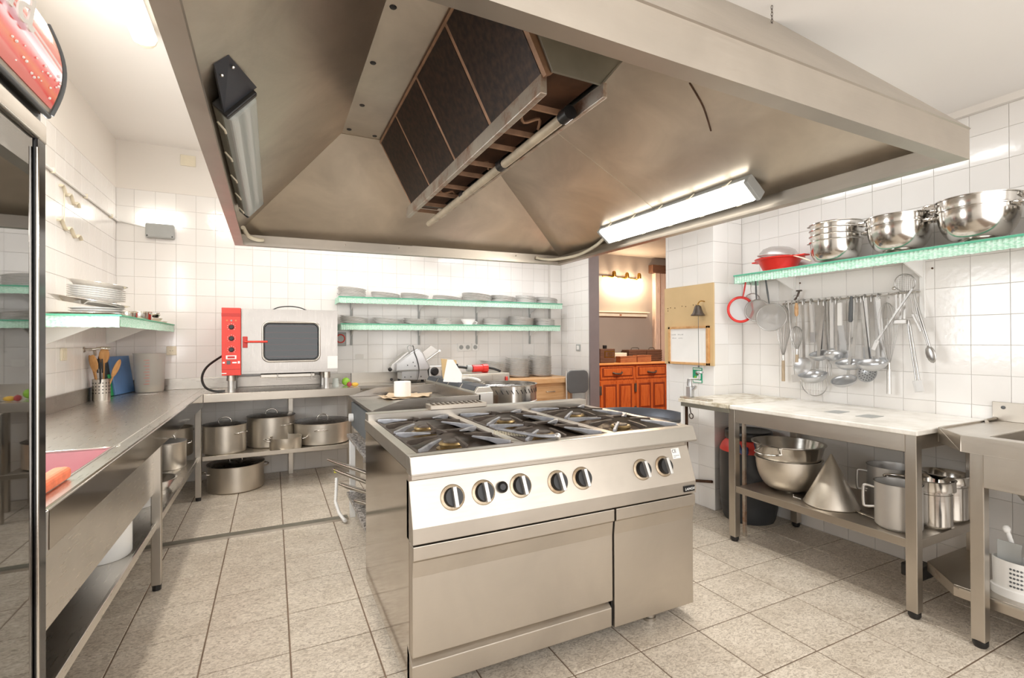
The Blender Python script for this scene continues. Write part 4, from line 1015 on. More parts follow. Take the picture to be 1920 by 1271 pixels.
for x, z in ((1.255, .935), (1.32, .935), (1.43, .935), (1.28, 1.06), (1.36, 1.05), (1.34, 1.09)): MB().ball((x, 5.138 if z > 1 else 5.158, z), .007, n=8).build('bolt', 'greydark', sl)
MB().tube([(1.335, 5.13, 1.27), (1.35, 5.125, 1.20), (1.38, 5.125, 1.12), (1.40, 5.13, 1.02), (1.39, 5.13, .93), (1.37, 5.12, .89)], .004, 6).build('cable', 'black', sl, smooth=60)
MB().tube([(1.31, 5.135, 1.19), (1.28, 5.14, 1.24), (1.30, 5.14, 1.27), (1.36, 5.135, 1.25)], .004, 6).build('cable', 'greyplastic', sl, smooth=60)
for x in (1.24, 1.5):
    for y in (5.19, 5.36): MB().lathe([(.018, 0), (.016, .036)], (x, y, .868), 12).build('foot', 'black', sl)

# ------------------------------------------------------------------ griddle on granite stand behind the range
gd = thing('griddle', (.9, 3.55, .60), 'stainless griddle with splash rim behind the range', 'griddle')
gx0, gx1, gy0, gy1 = .545, 1.24, 3.02, 4.0
MB().box(gx0 + .02, gx1, gy0, gy1, .62, .862).build('body', 'steelside', gd, .003)
MB().box(gx0, gx1, gy0, gy1, .862, .880).build('cooking_plate', 'griddle', gd, .003)
MB().prism([(gx0, .88), (gx0, .898), (.745, .955), (gx1, .955), (gx1, .88)], 'y', gy0, gy0 + .012).build('splash_guard', 'griddle', gd, .002)
MB().prism([(gx0, .88), (gx0, .893), (.745, .945), (gx1, .955), (gx1, .88)], 'y', gy1 - .012, gy1).build('splash_guard', 'griddle', gd, .002)
MB().box(gx1 - .012, gx1, gy0, gy1, .88, .955).build('splash_guard', 'griddle', gd, .002)
MB().box(gx0 - .012, gx0, gy0, gy1, .875, .893).build('front_rim', 'griddle', gd, .003)
MB().box(gx0 + .004, gx0 + .02, gy0 + .02, gy1 - .02, .66, .845).build('control_panel', 'greydark', gd, .003)
MB().lathe([(.03, 0), (.03, .03), (0, .03)], n=16, mtx=Matrix.Translation((gx0, 3.86, .74)) @ rotm('Y', -PI / 2)).build('knob', 'white', gd, smooth=40)
fb = MB().prism([(1.245, .88), (1.245, .955), (1.27, .995), (1.36, .995), (1.385, .955), (1.385, .88)], 'y', 3.14, 4.35).build('flue_box', 'steel', gd, .004)
for k in range(4): MB().hexa([(1.25, 3.17 + k * .295, .967), (1.268, 3.17 + k * .295, .998), (1.268, 3.43 + k * .295, .998), (1.25, 3.43 + k * .295, .967), (1.262, 3.17 + k * .295, .967), (1.362, 3.17 + k * .295, .999), (1.362, 3.43 + k * .295, .999), (1.262, 3.43 + k * .295, .967)]).build('vent_panel', 'vent', fb)
MB().box(1.25, 1.38, 3.132, 3.14, .86, .955).build('flue_end', 'alu', gd, .002)
t = thing('granite_stand', (.9, 3.5, 0), 'grey granite two-tier stand with white legs under the griddle', 'stand')
MB().box(.50, 1.25, 2.80, 3.88, .595, .618).build('top_slab', 'granite', t, .003)
MB().box(.495, 1.25, 2.80, 3.85, .165, .190).build('lower_slab', 'granite', t, .003)
for x, y in ((.535, 3.84), (1.2, 3.84), (.535, 2.84), (1.2, 2.84)):
    MB().box(x - .02, x + .02, y - .02, y + .02, 0, .595).build('leg', 'white', t, .003)
MB().box(.62, .66, 3.55, 3.59, .19, .595).build('post', 'steelv', t)
t = thing('kitchen_roll', (.905, 3.80, .880), 'thick white paper roll standing on the griddle', 'paper roll')
MB().lathe([(.022, .004), (.022, .002), (.062, .002), (.064, .006), (.064, .112), (.061, .115), (.024, .115), (.022, .112), (.022, .004)], (.905, 3.80, .886), 40, cap=False).build('roll', 'paper', t, smooth=40)
for k, (dx, dy, a, lb) in enumerate(((0, 0, .15, 'crumpled beige paper sheet under the white roll'), (.05, .03, -.4, 'beige paper sheet sticking out right under the roll'))):
    mb = MB(); n_ = 9
    vs = []; fs = []
    for i in range(n_):
        for j in range(n_):
            u, v = (i / (n_ - 1) - .5) * .34, (j / (n_ - 1) - .5) * .26
            hgt = .002 + k * .0015 + (max(0, abs(u) - .09) * .12 + max(0, abs(v) - .09) * .10) * (1 + .6 * math.sin(7 * u * 9 + j))
            vs.append((.905 + dx + u * math.cos(a) - v * math.sin(a), 3.78 + dy + u * math.sin(a) + v * math.cos(a), .880 + hgt + k * .004))
    for i in range(n_ - 1):
        for j in range(n_ - 1): fs.append((i * n_ + j, (i + 1) * n_ + j, (i + 1) * n_ + j + 1, i * n_ + j + 1))
    o = mb.add(vs, fs).build('paper_sheet', 'beige', None, smooth=60)
    md = o.modifiers.new('thick', 'SOLIDIFY'); md.thickness = .001
    tag(o, lb, 'paper')
# frying pans on the lower slab with their handles sticking out
def pan(c, r, h, tip, label, mat='darkpot'):
    t = thing('frying_pan', c, label, 'pan')
    MB().lathe([(0, 0), (r * .8, 0), (r, h), (r + .004, h), (r - .003, h - .002), (r * .78, .005), (0, .005)], c, 32).build('body', mat, t, smooth=40)
    p1 = Vector(tip); d = (p1 - Vector((c[0], c[1], c[2] + h))); d.z = 0; d.normalize(); p0 = Vector((c[0], c[1], c[2] + h * .8)) + d * r
    MB().tube([p0, p0.lerp(p1, .3) + Vector((0, 0, .01)), p0.lerp(p1, .8), p1], [.016, .021, .026, .018], 10, flat=.5).build('handle', 'polish', t, smooth=60)
    return t
pan((.72, 3.08, .192), .16, .045, (.50, 3.45, .24), 'lowest frying pan on granite slab, bright short handle')
pan((.74, 3.06, .245), .17, .05, (.425, 3.62, .315), 'frying pan in middle of pan pile, handle near hose')
p = pan((.72, 3.05, .305), .17, .05, (.395, 3.74, .395), 'frying pan with yellow-tagged handle, second from top of pile')
MB().box(.392, .414, 3.70, 3.73, .375, .40).build('tag', 'yellow', p, .003)
pan((.73, 3.04, .365), .18, .05, (.372, 3.86, .44), 'topmost frying pan of the pile by the range')
t = thing('waste_hose', (.43, 3.8, 0), 'white corrugated hose hanging to the floor by the range', 'hose')
pts = [(.425, 3.86, .30), (.42, 3.84, .22), (.41, 3.80, .14), (.43, 3.74, .07), (.46, 3.70, .03), (.47, 3.72, .018), (.46, 3.78, .018)]
fine = []
for i in range(len(pts) - 1):
    for k in range(10): fine.append(tuple(Vector(pts[i]).lerp(Vector(pts[i + 1]), k / 10)))
MB().tube(fine, [.013 if i % 2 else .010 for i in range(len(fine))], 10).build('pipe', 'white', t, smooth=60)

# ------------------------------------------------------------------ drum behind the range, steel box, sealer, paper
dm = thing('slotted_drum', (1.70, 3.68, 0), 'big round steel drum with slotted rim behind the range', 'drum')
c = (1.70, 3.68, 0); r = .285
MB().lathe([(0, .12), (r - .02, .12), (r, .14), (r, .955), (r + .008, .962), (r - .008, .962), (r - .012, .30), (0, .30)], c, 56).build('wall', 'polish', dm, smooth=40)
MB().lathe([(r + .001, .62), (r + .003, .622), (r + .003, .83), (r + .001, .832)], c, 56, cap=False).build('lower_band', 'alu', dm, smooth=40)
mb = MB()
for k in range(44):
    a = 2 * PI * k / 44
    m = Matrix.Translation((c[0] + r * math.cos(a), c[1] + r * math.sin(a), .915)) @ rotm('Z', a) @ rotm('X', .55)
    mb.box(-.001, .0015, -.003, .003, -.018, .018, mtx=m)
stuff(mb.build('slots', 'black', dm))
mb = MB()
for k in range(9):
    y = -.24 + k * .06; x = math.sqrt(max(0, (r - .012) ** 2 - y * y))
    mb.tube([(c[0] - x, c[1] + y, .93), (c[0] + x, c[1] + y, .93)], .0022, 5).tube([(c[0] + y, c[1] - x, .93), (c[0] + y, c[1] + x, .93)], .0022, 5)
stuff(mb.build('grid', 'wire', dm))
mb = MB()
for k in range(16):
    a0 = -PI * .36 + k * .045; a1 = a0 + .047
    zl, zh = .74 + .01 * math.sin(k * 1.9), .80 + .014 * math.sin(k * 1.3)
    P = lambda a, z, q: (c[0] + (r + q) * math.cos(a), c[1] + (r + q) * math.sin(a), z)
    mb.hexa([P(a0, zl, .003), P(a1, zl, .003), P(a1, zl, .0045), P(a0, zl, .0045), P(a0, zh, .003), P(a1, zh, .003), P(a1, zh, .0045), P(a0, zh, .0045)])
mb.build('red_label', 'redplastic', dm)
for a in (0.3, 1.87, 3.44, 5.01): MB().box(-.02, .02, -.02, .02, 0, .13, mtx=Matrix.Translation((c[0] + .22 * math.cos(a), c[1] + .22 * math.sin(a), 0))).build('leg', 'steelv', dm)
fy_ = thing('steel_fryer', (1.72, 4.2, 0), 'tall beige-lit steel fryer box behind the slotted drum', 'fryer')
MB().box(1.50, 1.985, 4.12, 4.50, .10, 1.015).build('body', 'steelh', fy_, .006)
MB().box(1.50, 1.80, 4.115, 4.12, .60, 1.0).build('front_panel', 'steel', fy_, .002)
MB().box(1.812, 1.98, 4.115, 4.12, .60, 1.0).build('front_panel', 'steel', fy_, .002)
MB().tube([(1.52, 4.11, .975), (1.56, 4.02, .985), (1.63, 4.0, .965), (1.65, 4.02, .91)], .012, 8).build('drain_pipe', 'white', fy_, smooth=60)
MB().lathe([(.012, 0), (.010, .05), (0, .055)], (1.945, 4.10, .93), 12).build('pilot_light', 'red', fy_, smooth=40)
for x in (1.53, 1.95):
    for y in (4.15, 4.46): MB().lathe([(.02, 0), (.02, .1)], (x, y, 0), 12).build('foot', 'steel', fy_)
t = thing('power_connector', (1.74, 4.28, 1.06), 'red industrial power connector on black cable over the fryer box', 'connector')
MB().tube([(1.675, 4.28, 1.055), (1.785, 4.28, 1.055)], .034, 20).build('body', 'redplastic', t, smooth=40)
MB().tube([(1.775, 4.28, 1.055), (1.825, 4.28, 1.055)], .040, 20).build('collar', 'redplastic', t, smooth=40)
MB().tube([(1.62, 4.28, 1.06), (1.665, 4.28, 1.056)], .03, 16).build('plug', 'greyplastic', t, smooth=40)
MB().tube([(1.53, 4.28, 1.075), (1.58, 4.28, 1.07), (1.64, 4.28, 1.06)], .012, 8).build('cable', 'black', t, smooth=60)
MB().tube([(1.825, 4.28, 1.06), (1.90, 4.28, 1.045), (1.96, 4.27, 1.022)], .011, 8).build('cable', 'black', t, smooth=60)
t = thing('folded_card', (1.25, 3.62, .995), 'white folded card standing on the griddle vents', 'card')
MB().slab([(1.18, 3.63, 1.0), (1.292, 3.52, .995), (1.292, 3.52, 1.065), (1.24, 3.57, 1.17), (1.205, 3.605, 1.17)], .002).build('sheet', 'paper', t)
t = thing('wooden_block', (1.36, 3.9, .995), 'pale wooden board with black clip beside the white card', 'board')
MB().prism([(1.29, .96), (1.44, .96), (1.40, 1.15), (1.27, 1.165)], 'y', 3.95, 3.97).build('panel', 'ply', t, .002)
MB().box(1.37, 1.41, 3.925, 3.95, 1.06, 1.12).build('clip', 'black', t, .006); MB().tube([(1.34, 3.935, 1.13), (1.43, 3.935, 1.02)], .006, 6).build('clip_lever', 'iron', t)

# ------------------------------------------------------------------ oak counter with plates, chair
oc = thing('oak_counter', (2.7, 5.1, 0), 'light oak counter with drawers under stacked plates', 'counter')
MB().box(2.05, 3.20, 4.88, 5.49, .822, .880).build('top', 'woodlight', oc, .004)
MB().box(2.08, 3.17, 4.93, 5.48, 0, .822).build('carcass', 'woodlight', oc, .003)
d = MB().box(2.66, 3.10, 4.915, 4.935, .625, .785).build('drawer', 'woodlight', oc, .004)
MB().box(2.685, 3.075, 4.908, 4.916, .65, .76).build('drawer_panel', 'woodlight', d, .003)
MB().tube([(2.83, 4.908, .725), (2.835, 4.885, .725), (2.93, 4.885, .725), (2.935, 4.908, .725)], .005, 8).build('pull_handle', 'steel', d, smooth=60)
MB().box(3.17, 3.20, 4.93, 5.48, 0, .822).build('end_panel', 'steelv', oc)
stack(2.30, 5.25, .882, 14, 1.02, 'shortest stack on the oak counter', 'plates in left stack on oak counter')
stack(2.632, 5.25, .882, 16, 1.02, 'middle stack on the oak counter', 'plates in middle stack on oak counter')
stack(2.938, 5.25, .882, 18, 1.02, 'tallest stack on the oak counter', 'plates in right stack on oak counter')
ch = thing('folding_chair', (3.2, 4.85, 0), 'dark grey chair between oak counter and doorway', 'chair')
MB().prism(rrect(3.06, 3.34, .70, .965, .06), 'y', 4.80, 4.83).build('backrest', 'greydark', ch, .006)
MB().box(3.04, 3.32, 4.40, 4.80, .43, .47).build('seat', 'greydark', ch, .012)
for x in (3.06, 3.33):
    MB().tube([(x, 4.84, .96), (x, 4.83, .45), (x, 4.86, 0)], .011, 8).build('leg', 'alu', ch, smooth=60)
    MB().tube([(x, 4.42, .44), (x, 4.40, 0)], .011, 8).build('leg', 'alu', ch, smooth=60)

# ------------------------------------------------------------------ right wall shelf and bowls
rs = thing('wall_shelf', (3.23, 1.4, 1.775), 'mint lace-edged shelf of steel bowls on right wall', 'shelf')
MB().box(3.095, XR - .002, .2, 2.555, 1.768, 1.788).build('board', 'white', rs, .002)
ruffle(rs, (3.093, 2.555), (3.093, .2), 1.728, 1.792, (-1, 0), .007, .021)
MB().box(3.083, 3.094, .2, 2.557, 1.780, 1.790).build('lace_band', 'mintdark', rs)
ruffle(rs, (3.094, 2.558), (XR - .01, 2.558), 1.728, 1.792, (0, 1), .006, .021)
for y in (2.275, 1.50, .7):
    MB().box(XR - .014, XR - .001, y - .012, y + .012, 1.43, 1.765).build('bracket', 'white', rs)
    MB().prism([(3.12, 1.755), (3.12, 1.766), (XR - .005, 1.766), (XR - .005, 1.66)], 'y', y - .004, y + .004).build('bracket_web', 'white', rs)
    for dz, dy in ((1.74, -.05), (1.75, .005)): MB().ball((XR - .014, y + dy, dz - .03), .006, n=8).build('screw', 'rustdark', rs)
ords = ['lowest', 'second from the bottom', 'third from the bottom', 'topmost']
for k in range(4):
    z = 1.79 + k * .036
    t = thing('steel_bowl', (3.18, 1.875, z), 'deep steel bowl, %s of the four nested beside the red colander' % ords[k], 'bowl', 'nested deep bowls on the right shelf')
    MB().lathe([(0, 0), (.066, 0), (.113, .022), (.132, .06), (.139, .13), (.145, .134), (.145, .138), (.136, .136), (.128, .06), (.110, .026), (.06, .005), (0, .005)], (3.18, 1.875, z), 44).build('body', 'polish', t, smooth=50)
    if k in (0, 3): MB().tube([(3.12, 1.965, z + .132), (3.10, 1.985, z + .133), (3.11, 2.01, z + .133), (3.14, 1.99, z + .132)], .003, 6).build('wire_handle', 'wire', t, smooth=60)
def footbowl(x, y, z, r, h, label, han, group):
    t = thing('steel_colander', (x, y, z), label, 'bowl', group)
    out = []
    for i in range(11):
        a = PI / 2 * i / 10; out.append((.075 + (r - .075) * math.sin(a) ** .9, .016 + (h - .016) * (1 - math.cos(a)) ** .95))
    MB().lathe([(.082, 0), (.074, .016)] + out + [(r + .008, h), (r + .008, h + .004), (r - .004, h + .002)] + [(p[0] - .003, p[1] + .003) for p in reversed(out)] + [(0, .02)], (x, y, z), 48).build('body', 'polish', t, smooth=50)
    for s in (0, PI):
        a = han + s; d = Vector((math.cos(a), math.sin(a), 0)); q = Vector((-d.y, d.x, 0)); o = Vector((x, y, z + h - .004))
        MB().tube([o + d * r - q * .045, o + d * (r + .035) - q * .04, o + d * (r + .05), o + d * (r + .035) + q * .04, o + d * r + q * .045], .004, 6, flat=2.0).build('handle', 'polish', t, smooth=60)
footbowl(3.175, 1.525, 1.79, .148, .155, 'footed steel colander, lower of the pair in the middle of the right shelf', 1.45, 'footed colanders')
footbowl(3.175, 1.528, 1.838, .150, .155, 'footed steel colander, upper of the pair in the middle of the right shelf', 1.75, 'footed colanders')
footbowl(3.185, 1.185, 1.79, .158, .165, 'footed steel colander, lower of the pair at the right end of shelf', 1.45, 'footed colanders')
footbowl(3.185, 1.188, 1.842, .160, .165, 'footed steel colander, upper of the pair at the right end of shelf', 1.9, 'footed colanders')
footbowl(3.225, .80, 1.79, .15, .15, 'steel colander cut by the right edge of the photo', 1.5, 'footed colanders')
t = thing('red_colander', (3.20, 2.27, 1.79), 'red plastic colander near left end of the right shelf', 'colander')
MB().lathe([(0, 0), (.10, 0), (.135, .075), (.155, .08), (.158, .088), (.135, .086), (.096, .006), (0, .006)], (3.20, 2.27, 1.79), 36).build('body', 'redplastic', t, smooth=40)
MB().box(3.14, 3.20, 2.05, 2.125, 1.868, 1.878).box(3.17, 3.23, 2.42, 2.47, 1.868, 1.878).build('grip', 'redplastic', t, .004)
t = thing('sieve', (3.20, 2.27, 1.87), 'fine wire sieve lying upside down on the red colander', 'sieve')
m = Matrix.Translation((3.205, 2.28, 1.90)) @ rotm('X', .10)
MB().lathe([(.128, 0), (.125, .012), (.10, .045), (.06, .062), (0, .068)], (0, 0, 0), 36, mtx=m).build('mesh_bowl', 'meshfine', t, smooth=60)
MB().ring((3.205, 2.28, 1.90), .13, .006, 36, 8, (0, -.1, 1)).build('rim', 'alu', t, smooth=60)
MB().tube([(3.16, 2.16, 1.885), (3.12, 2.05, 1.845), (3.115, 1.99, 1.815)], [.006, .010, .009], 8, flat=.5).build('handle', 'cream', t, smooth=60)

# ------------------------------------------------------------------ hanging sieves and utensil rail
def frameX(p0, p1):
    p0, p1 = Vector(p0), Vector(p1); d = (p1 - p0).normalized(); return p0, p1, d
def hang_sieve(top, c, r, label, hmat, rmat, face=(-1, 0, 0), meshm='meshfine', rt_=.004, depth=.05):
    t = thing('sieve', c, label, 'sieve'); c = Vector(c); top = Vector(top); f = Vector(face).normalized()
    d = (c - top).normalized(); e = c - d * r
    MB().tube([top, top.lerp(e, .55), e], [.006, .008, .005], 8, flat=.6).build('handle', hmat, t, smooth=60)
    MB().ring(c, r, rt_, 36, 8, f).build('rim', rmat, t, smooth=60)
    m = Matrix.Translation(c) @ (-f).to_track_quat('Z', 'Y').to_matrix().to_4x4()
    MB().lathe([(r, 0), (r * .86, depth * .55), (r * .5, depth * .9), (0, depth)], n=32, mtx=m).build('mesh_bowl', meshm, t, smooth=60)
    MB().ring(top + Vector((0, 0, .01)), .012, .002, 14, 6, (1, 0, 0)).build('hanging_eye', 'wire', t)
    return t
t = hang_sieve((3.20, 2.541, 1.755), (3.20, 2.590, 1.541), .088, 'red plastic sieve hanging leftmost under the right shelf', 'redplastic', 'redplastic', (-.75, -.66, 0), 'paperthin', .009, .03) if False else None
M['paperthin'] = frosted('white_sieve_mesh', 'e9e9ea', .45)
hang_sieve((3.20, 2.541, 1.755), (3.20, 2.590, 1.541), .092, 'red plastic sieve hanging leftmost under the right shelf', 'redplastic', 'redplastic', (-.5, -.86, 0), 'paperthin', .010, .02)
hang_sieve((3.26, 2.545, 1.74), (3.27, 2.545, 1.60), .062, 'small metal sieve hanging just right of the red sieve', 'wire', 'wire', (-.9, -.2, 0))
hang_sieve((3.25, 2.498, 1.755), (3.26, 2.495, 1.53), .082, 'metal sieve with dark handle, between red and largest sieves', 'greydark', 'wire', (-.85, -.45, .1))
hang_sieve((3.22, 2.393, 1.75), (3.24, 2.365, 1.473), .100, 'largest metal sieve hanging under the right shelf', 'greydark', 'wire', (-.9, -.35, .15), 'meshfine', .004, .08)
rail = thing('utensil_rail', (3.34, 1.92, 1.575), 'steel rail carrying ladles and whisks on right wall tiles', 'rail')
MB().tube([(3.335, 2.34, 1.568), (3.335, 1.50, 1.582)], .006, 10).build('bar', 'polish', rail, smooth=60)
for y in (2.24, 1.86, 1.55): MB().tube([(XR - .001, y, 1.585), (3.335, y, 1.577)], .005, 8).build('post', 'polish', rail, smooth=60)
for k in range(17):
    y = 2.31 - k * .047
    MB().tube([(3.335, y, 1.584), (3.322, y, 1.586), (3.318, y, 1.566), (3.324, y, 1.556)], .0025, 6).build('hook', 'wire', rail, smooth=60)
def strap(t, p0, p1, wd, th, mat='utensil', name='handle', facing=(-1, 0, 0)):
    p0, p1 = Vector(p0), Vector(p1); d = (p1 - p0).normalized(); f = Vector(facing); s = d.cross(f).normalized() * wd / 2; n = f * th / 2
    vs = [p0 - s - n, p0 + s - n, p1 + s - n, p1 - s - n, p0 - s + n, p0 + s + n, p1 + s + n, p1 - s + n]
    return MB().hexa(vs).build(name, mat, t, .0015)
def hookend(t, p, mat='utensil'):
    x, y, z = p
    MB().tube([(x, y, z - .02), (x, y, z + .012), (x + .012, y, z + .018), (x + .020, y, z + .006)], .004, 6, flat=1.6).build('hook_end', mat, t, smooth=60)
def ladle(y, ztop, yc, zc, r, label, x=3.30, wd=.02, depth=.6, tilt=.5, mat='slicer', hmat='utensil', turn=0.0):
    t = thing('ladle', (x, yc, zc), label, 'ladle')
    strap(t, (3.318, y, ztop), (x + .02, yc * .75 + y * .25, zc + r * .45), wd, .003, hmat); hookend(t, (3.318, y, ztop), hmat)
    m = Matrix.Translation((x - .015, yc, zc)) @ rotm('Z', turn) @ rotm('Y', -tilt)
    n = 8; pr = [(r * math.sin(PI / 2 * i / n), -r * depth * math.cos(PI / 2 * i / n)) for i in range(n + 1)]; pr[0] = (0, -r * depth)
    prof = pr + [(r + .003, .001), (r + .003, .003), (r - .003, .003)] + [(max(0, p[0] - .003), p[1] + .003) for p in reversed(pr[:-1])]
    MB().lathe(prof, n=32, mtx=m).build('bowl', mat, t, smooth=60); return t
ladle(2.071, 1.563, 2.036, 1.215, .060, 'ladle with wide grey handle, third-left group, bowl uppermost', 3.285, .058, .75, .35)
ladle(1.958, 1.561, 1.948, 1.21, .052, 'ladle showing dark hollow bowl, right of the wide-handled ladle', 3.285, .016, .7, -.55, turn=.5)
ladle(2.037, 1.555, 2.072, 1.075, .085, 'big ladle hanging low inside the wire hoop', 3.265, .022, .65, .25)
ladle(1.86, 1.30, 1.884, 1.05, .070, 'lowest ladle, under the dark grey handle', 3.285, .018, .5, .45)
ladle(1.827, 1.562, 1.846, 1.165, .072, 'ladle with long flat handle left of the widest ladle', 3.275, .020, .65, .25)
ladle(1.746, 1.561, 1.706, 1.170, .078, 'widest bright ladle at right of the ladle group', 3.260, .026, .65, .25)
def disc(y, zt_, yc, zc, r, label, holes, x=3.315, rz=None):
    t = thing('skimmer', (x, yc, zc), label, 'skimmer'); strap(t, (3.318, y, zt_), (x, yc, zc + r * .8), .02, .003); hookend(t, (3.318, y, zt_))
    m = Matrix.Translation((x - .01, yc, zc)) @ rotm('Y', -PI / 2 + .25)
    MB().lathe([(0, -.010), (r * .6, -.006), (r, .004), (r, .006), (r * .6, -.003), (0, -.007)], n=32, mtx=m).build('disc', 'slicer', t, smooth=60)
    if holes:
        h = MB()
        for q in range(3):
            for k in range(6 * (q + 1)):
                a = 2 * PI * k / (6 * (q + 1)); rr = r * .26 * (q + 1)
                h.lathe([(.0034, 0), (.0034, .001)], (rr * math.cos(a), rr * math.sin(a), -.0035 + .006 * (q == 2)), 8, mtx=m)
        stuff(h.build('holes', 'greydark', t))
    return t
disc(2.181, 1.572, 2.172, 1.127, .062, 'flat round skimmer right of the whisks', False)
disc(1.804, 1.561, 1.765, 1.10, .058, 'perforated skimmer peeking out under the widest ladle', True)
def whisk(yt, zt_, yb, zb, zgrip, label, gripmat, r=.045, x=3.312, n=7):
    t = thing('whisk', (x, yb, zb), label, 'whisk')
    d = (Vector((x, yb, zgrip)) - Vector((x, yt, zt_))); L = d.length; dn = d.normalized()
    MB().tube([(x, yb, zgrip + .01), (x, yb, zgrip - .04)], .009, 10).build('ferrule', 'polish', t, smooth=60)
    MB().tube([(x, yb, zgrip - .03), (x, yb, zb)], [.011, .012], 10).build('handle', gripmat, t, smooth=60)
    w_ = MB()
    for k in range(n):
        a = PI * k / n; o = Vector((math.cos(a), math.sin(a), 0)); p = []
        for i in range(17):
            s = -1 + 2 * i / 16; q = math.sin((1 - abs(s)) * PI / 2)
            bulge = r * math.sin(PI * min(1, (1 - q) * .999 + .0) ** .55) if q < 1 else 0
            base = Vector((x, yb, zgrip)).lerp(Vector((x, yt, zt_)), q)
            p.append(base + o * (r * math.sin(PI * (1 - q) ** .6) * (1 if s > 0 else -1) + .005 * (1 if s > 0 else -1) * (1 - q)))
        w_.tube(p, .0014, 5)
    w_.build('wires', 'wire', t, smooth=60); return t
whisk(2.320, 1.56, 2.325, 1.011, 1.19, 'big whisk with wooden handle pointing down, leftmost on rail', 'handlewood', .045)
whisk(2.226, 1.405, 2.221, 1.150, 1.235, 'small whisk with wooden handle under the orange peeler', 'handlewood', .036)
whisk(1.658, 1.53, 1.650, .983, 1.16, 'large all-metal whisk hanging right of the widest ladle', 'alu', .048)
t = thing('spatula', (3.31, 2.26, 1.3), 'thin long spatula behind the two left whisks', 'spatula')
MB().tube([(3.318, 2.289, 1.575), (3.315, 2.244, 1.06)], .004, 8).build('handle', 'alu', t, smooth=60); strap(t, (3.315, 2.235, 1.065), (3.312, 2.225, 1.012), .065, .003, 'alu', 'blade')
t = thing('peeler', (3.315, 2.225, 1.48), 'peeler with orange wooden handle on utensil rail', 'peeler')
MB().tube([(3.316, 2.225, 1.568), (3.315, 2.225, 1.54), (3.315, 2.225, 1.49), (3.315, 2.225, 1.475)], [.008, .013, .013, .007], 12).build('handle', 'woodlight', t, smooth=60)
MB().tube([(3.315, 2.225, 1.475), (3.315, 2.226, 1.40)], .0035, 6).build('blade', 'steel', t)
t = thing('can_opener', (3.31, 2.22, 1.62), 'metal can opener clipped above the rail, left', 'can opener')
MB().tube([(3.32, 2.24, 1.591), (3.32, 2.222, 1.61), (3.32, 2.205, 1.655)], .007, 8).build('lever', 'iron', t, smooth=60)
MB().ring((3.32, 2.235, 1.605), .018, .004, 18, 8, (1, 0, 0)).build('loop', 'alu', t, smooth=60); MB().box(3.31, 3.33, 2.19, 2.225, 1.648, 1.658).build('head', 'iron', t, .003)
t = thing('hoop_strainer', (3.33, 2.11, 1.0), 'big thin wire hoop of a spider strainer hanging lowest', 'strainer')
MB().ring((3.335, 2.116, 1.015), .090, .003, 40, 6, (1, 0, 0)).build('hoop', 'wire', t, smooth=60); MB().tube([(3.335, 2.116, 1.105), (3.333, 2.10, 1.56)], .003, 6).build('handle', 'wire', t)
mm = MB()
for k in range(-4, 5):
    a = k * .019; h = math.sqrt(max(0, .088 ** 2 - a * a)); mm.tube([(3.337, 2.116 + a, 1.015 - h), (3.342, 2.116 + a, 1.015), (3.337, 2.116 + a, 1.015 + h)], .0007, 4)
stuff(mm.build('wire_net', 'wire', t))
t = thing('serving_fork', (3.32, 2.0, 1.2), 'long steel serving fork behind the low ladles', 'fork')
strap(t, (3.326, 2.021, 1.561), (3.322, 2.008, 1.16), .014, .003)
for k in (-1, 0, 1): MB().tube([(3.322, 2.008 + k * .003, 1.165), (3.318, 2.006 + k * .016, 1.14), (3.316, 2.004 + k * .016, 1.07)], .003, 6).build('tine', 'alu', t, smooth=60)
t = thing('palette_knife', (3.31, 1.915, 1.3), 'spatula with white plastic handle hanging in the ladle row', 'spatula')
strap(t, (3.314, 1.93, 1.548), (3.312, 1.930, 1.40), .026, .014, 'white'); strap(t, (3.314, 1.928, 1.40), (3.314, 1.902, 1.19), .038, .002, 'slicer', 'blade')
t = thing('grill_fork', (3.31, 1.865, 1.4), 'utensil with dark grey grip hanging centrally on rail', 'fork')
MB().tube([(3.316, 1.860, 1.585), (3.314, 1.862, 1.545), (3.314, 1.866, 1.43), (3.314, 1.867, 1.42)], [.007, .011, .013, .008], 10).build('grip', 'greydark', t, smooth=60); MB().tube([(3.315, 1.867, 1.42), (3.315, 1.876, 1.22)], .004, 6).build('shaft', 'wire', t); strap(t, (3.318, 1.876, 1.24), (3.318, 1.878, 1.12), .028, .003, 'alu', 'blade')
for k, (y, yy, zb_, wd, lb) in enumerate(((1.714, 1.688, 1.20, .03, 'flat wide steel spatula handle just left of the metal whisk'), (1.79, 1.775, 1.26, .034, 'plain flat steel strap utensil left of the wide ladle handle'), (1.99, 1.99, 1.25, .026, 'bright narrow strap utensil between the two upper ladles'), (2.13, 2.12, 1.36, .022, 'short steel strap utensil right of the flat round skimmer'))):
    t = thing('spatula', (3.325, y, 1.45), lb, 'spatula'); strap(t, (3.324, y, 1.57), (3.326, yy, zb_), wd, .003, 'alu'); hookend(t, (3.324, y, 1.57))
    strap(t, (3.327, yy, zb_), (3.330, yy, zb_ - .07), wd * 1.5, .002, 'slicer', 'blade')
t = thing('long_skewer', (3.27, 1.6, 1.42), 'long flat steel bar hanging diagonally across the whisk', 'bar')
strap(t, (3.285, 1.512, 1.60), (3.275, 1.70, 1.29), .012, .005); strap(t, (3.275, 1.69, 1.305), (3.275, 1.715, 1.245), .024, .004, 'alu', 'tip')
t = thing('round_strainer', (3.335, 1.574, 1.64), 'round wire strainer standing above right end of rail', 'strainer')
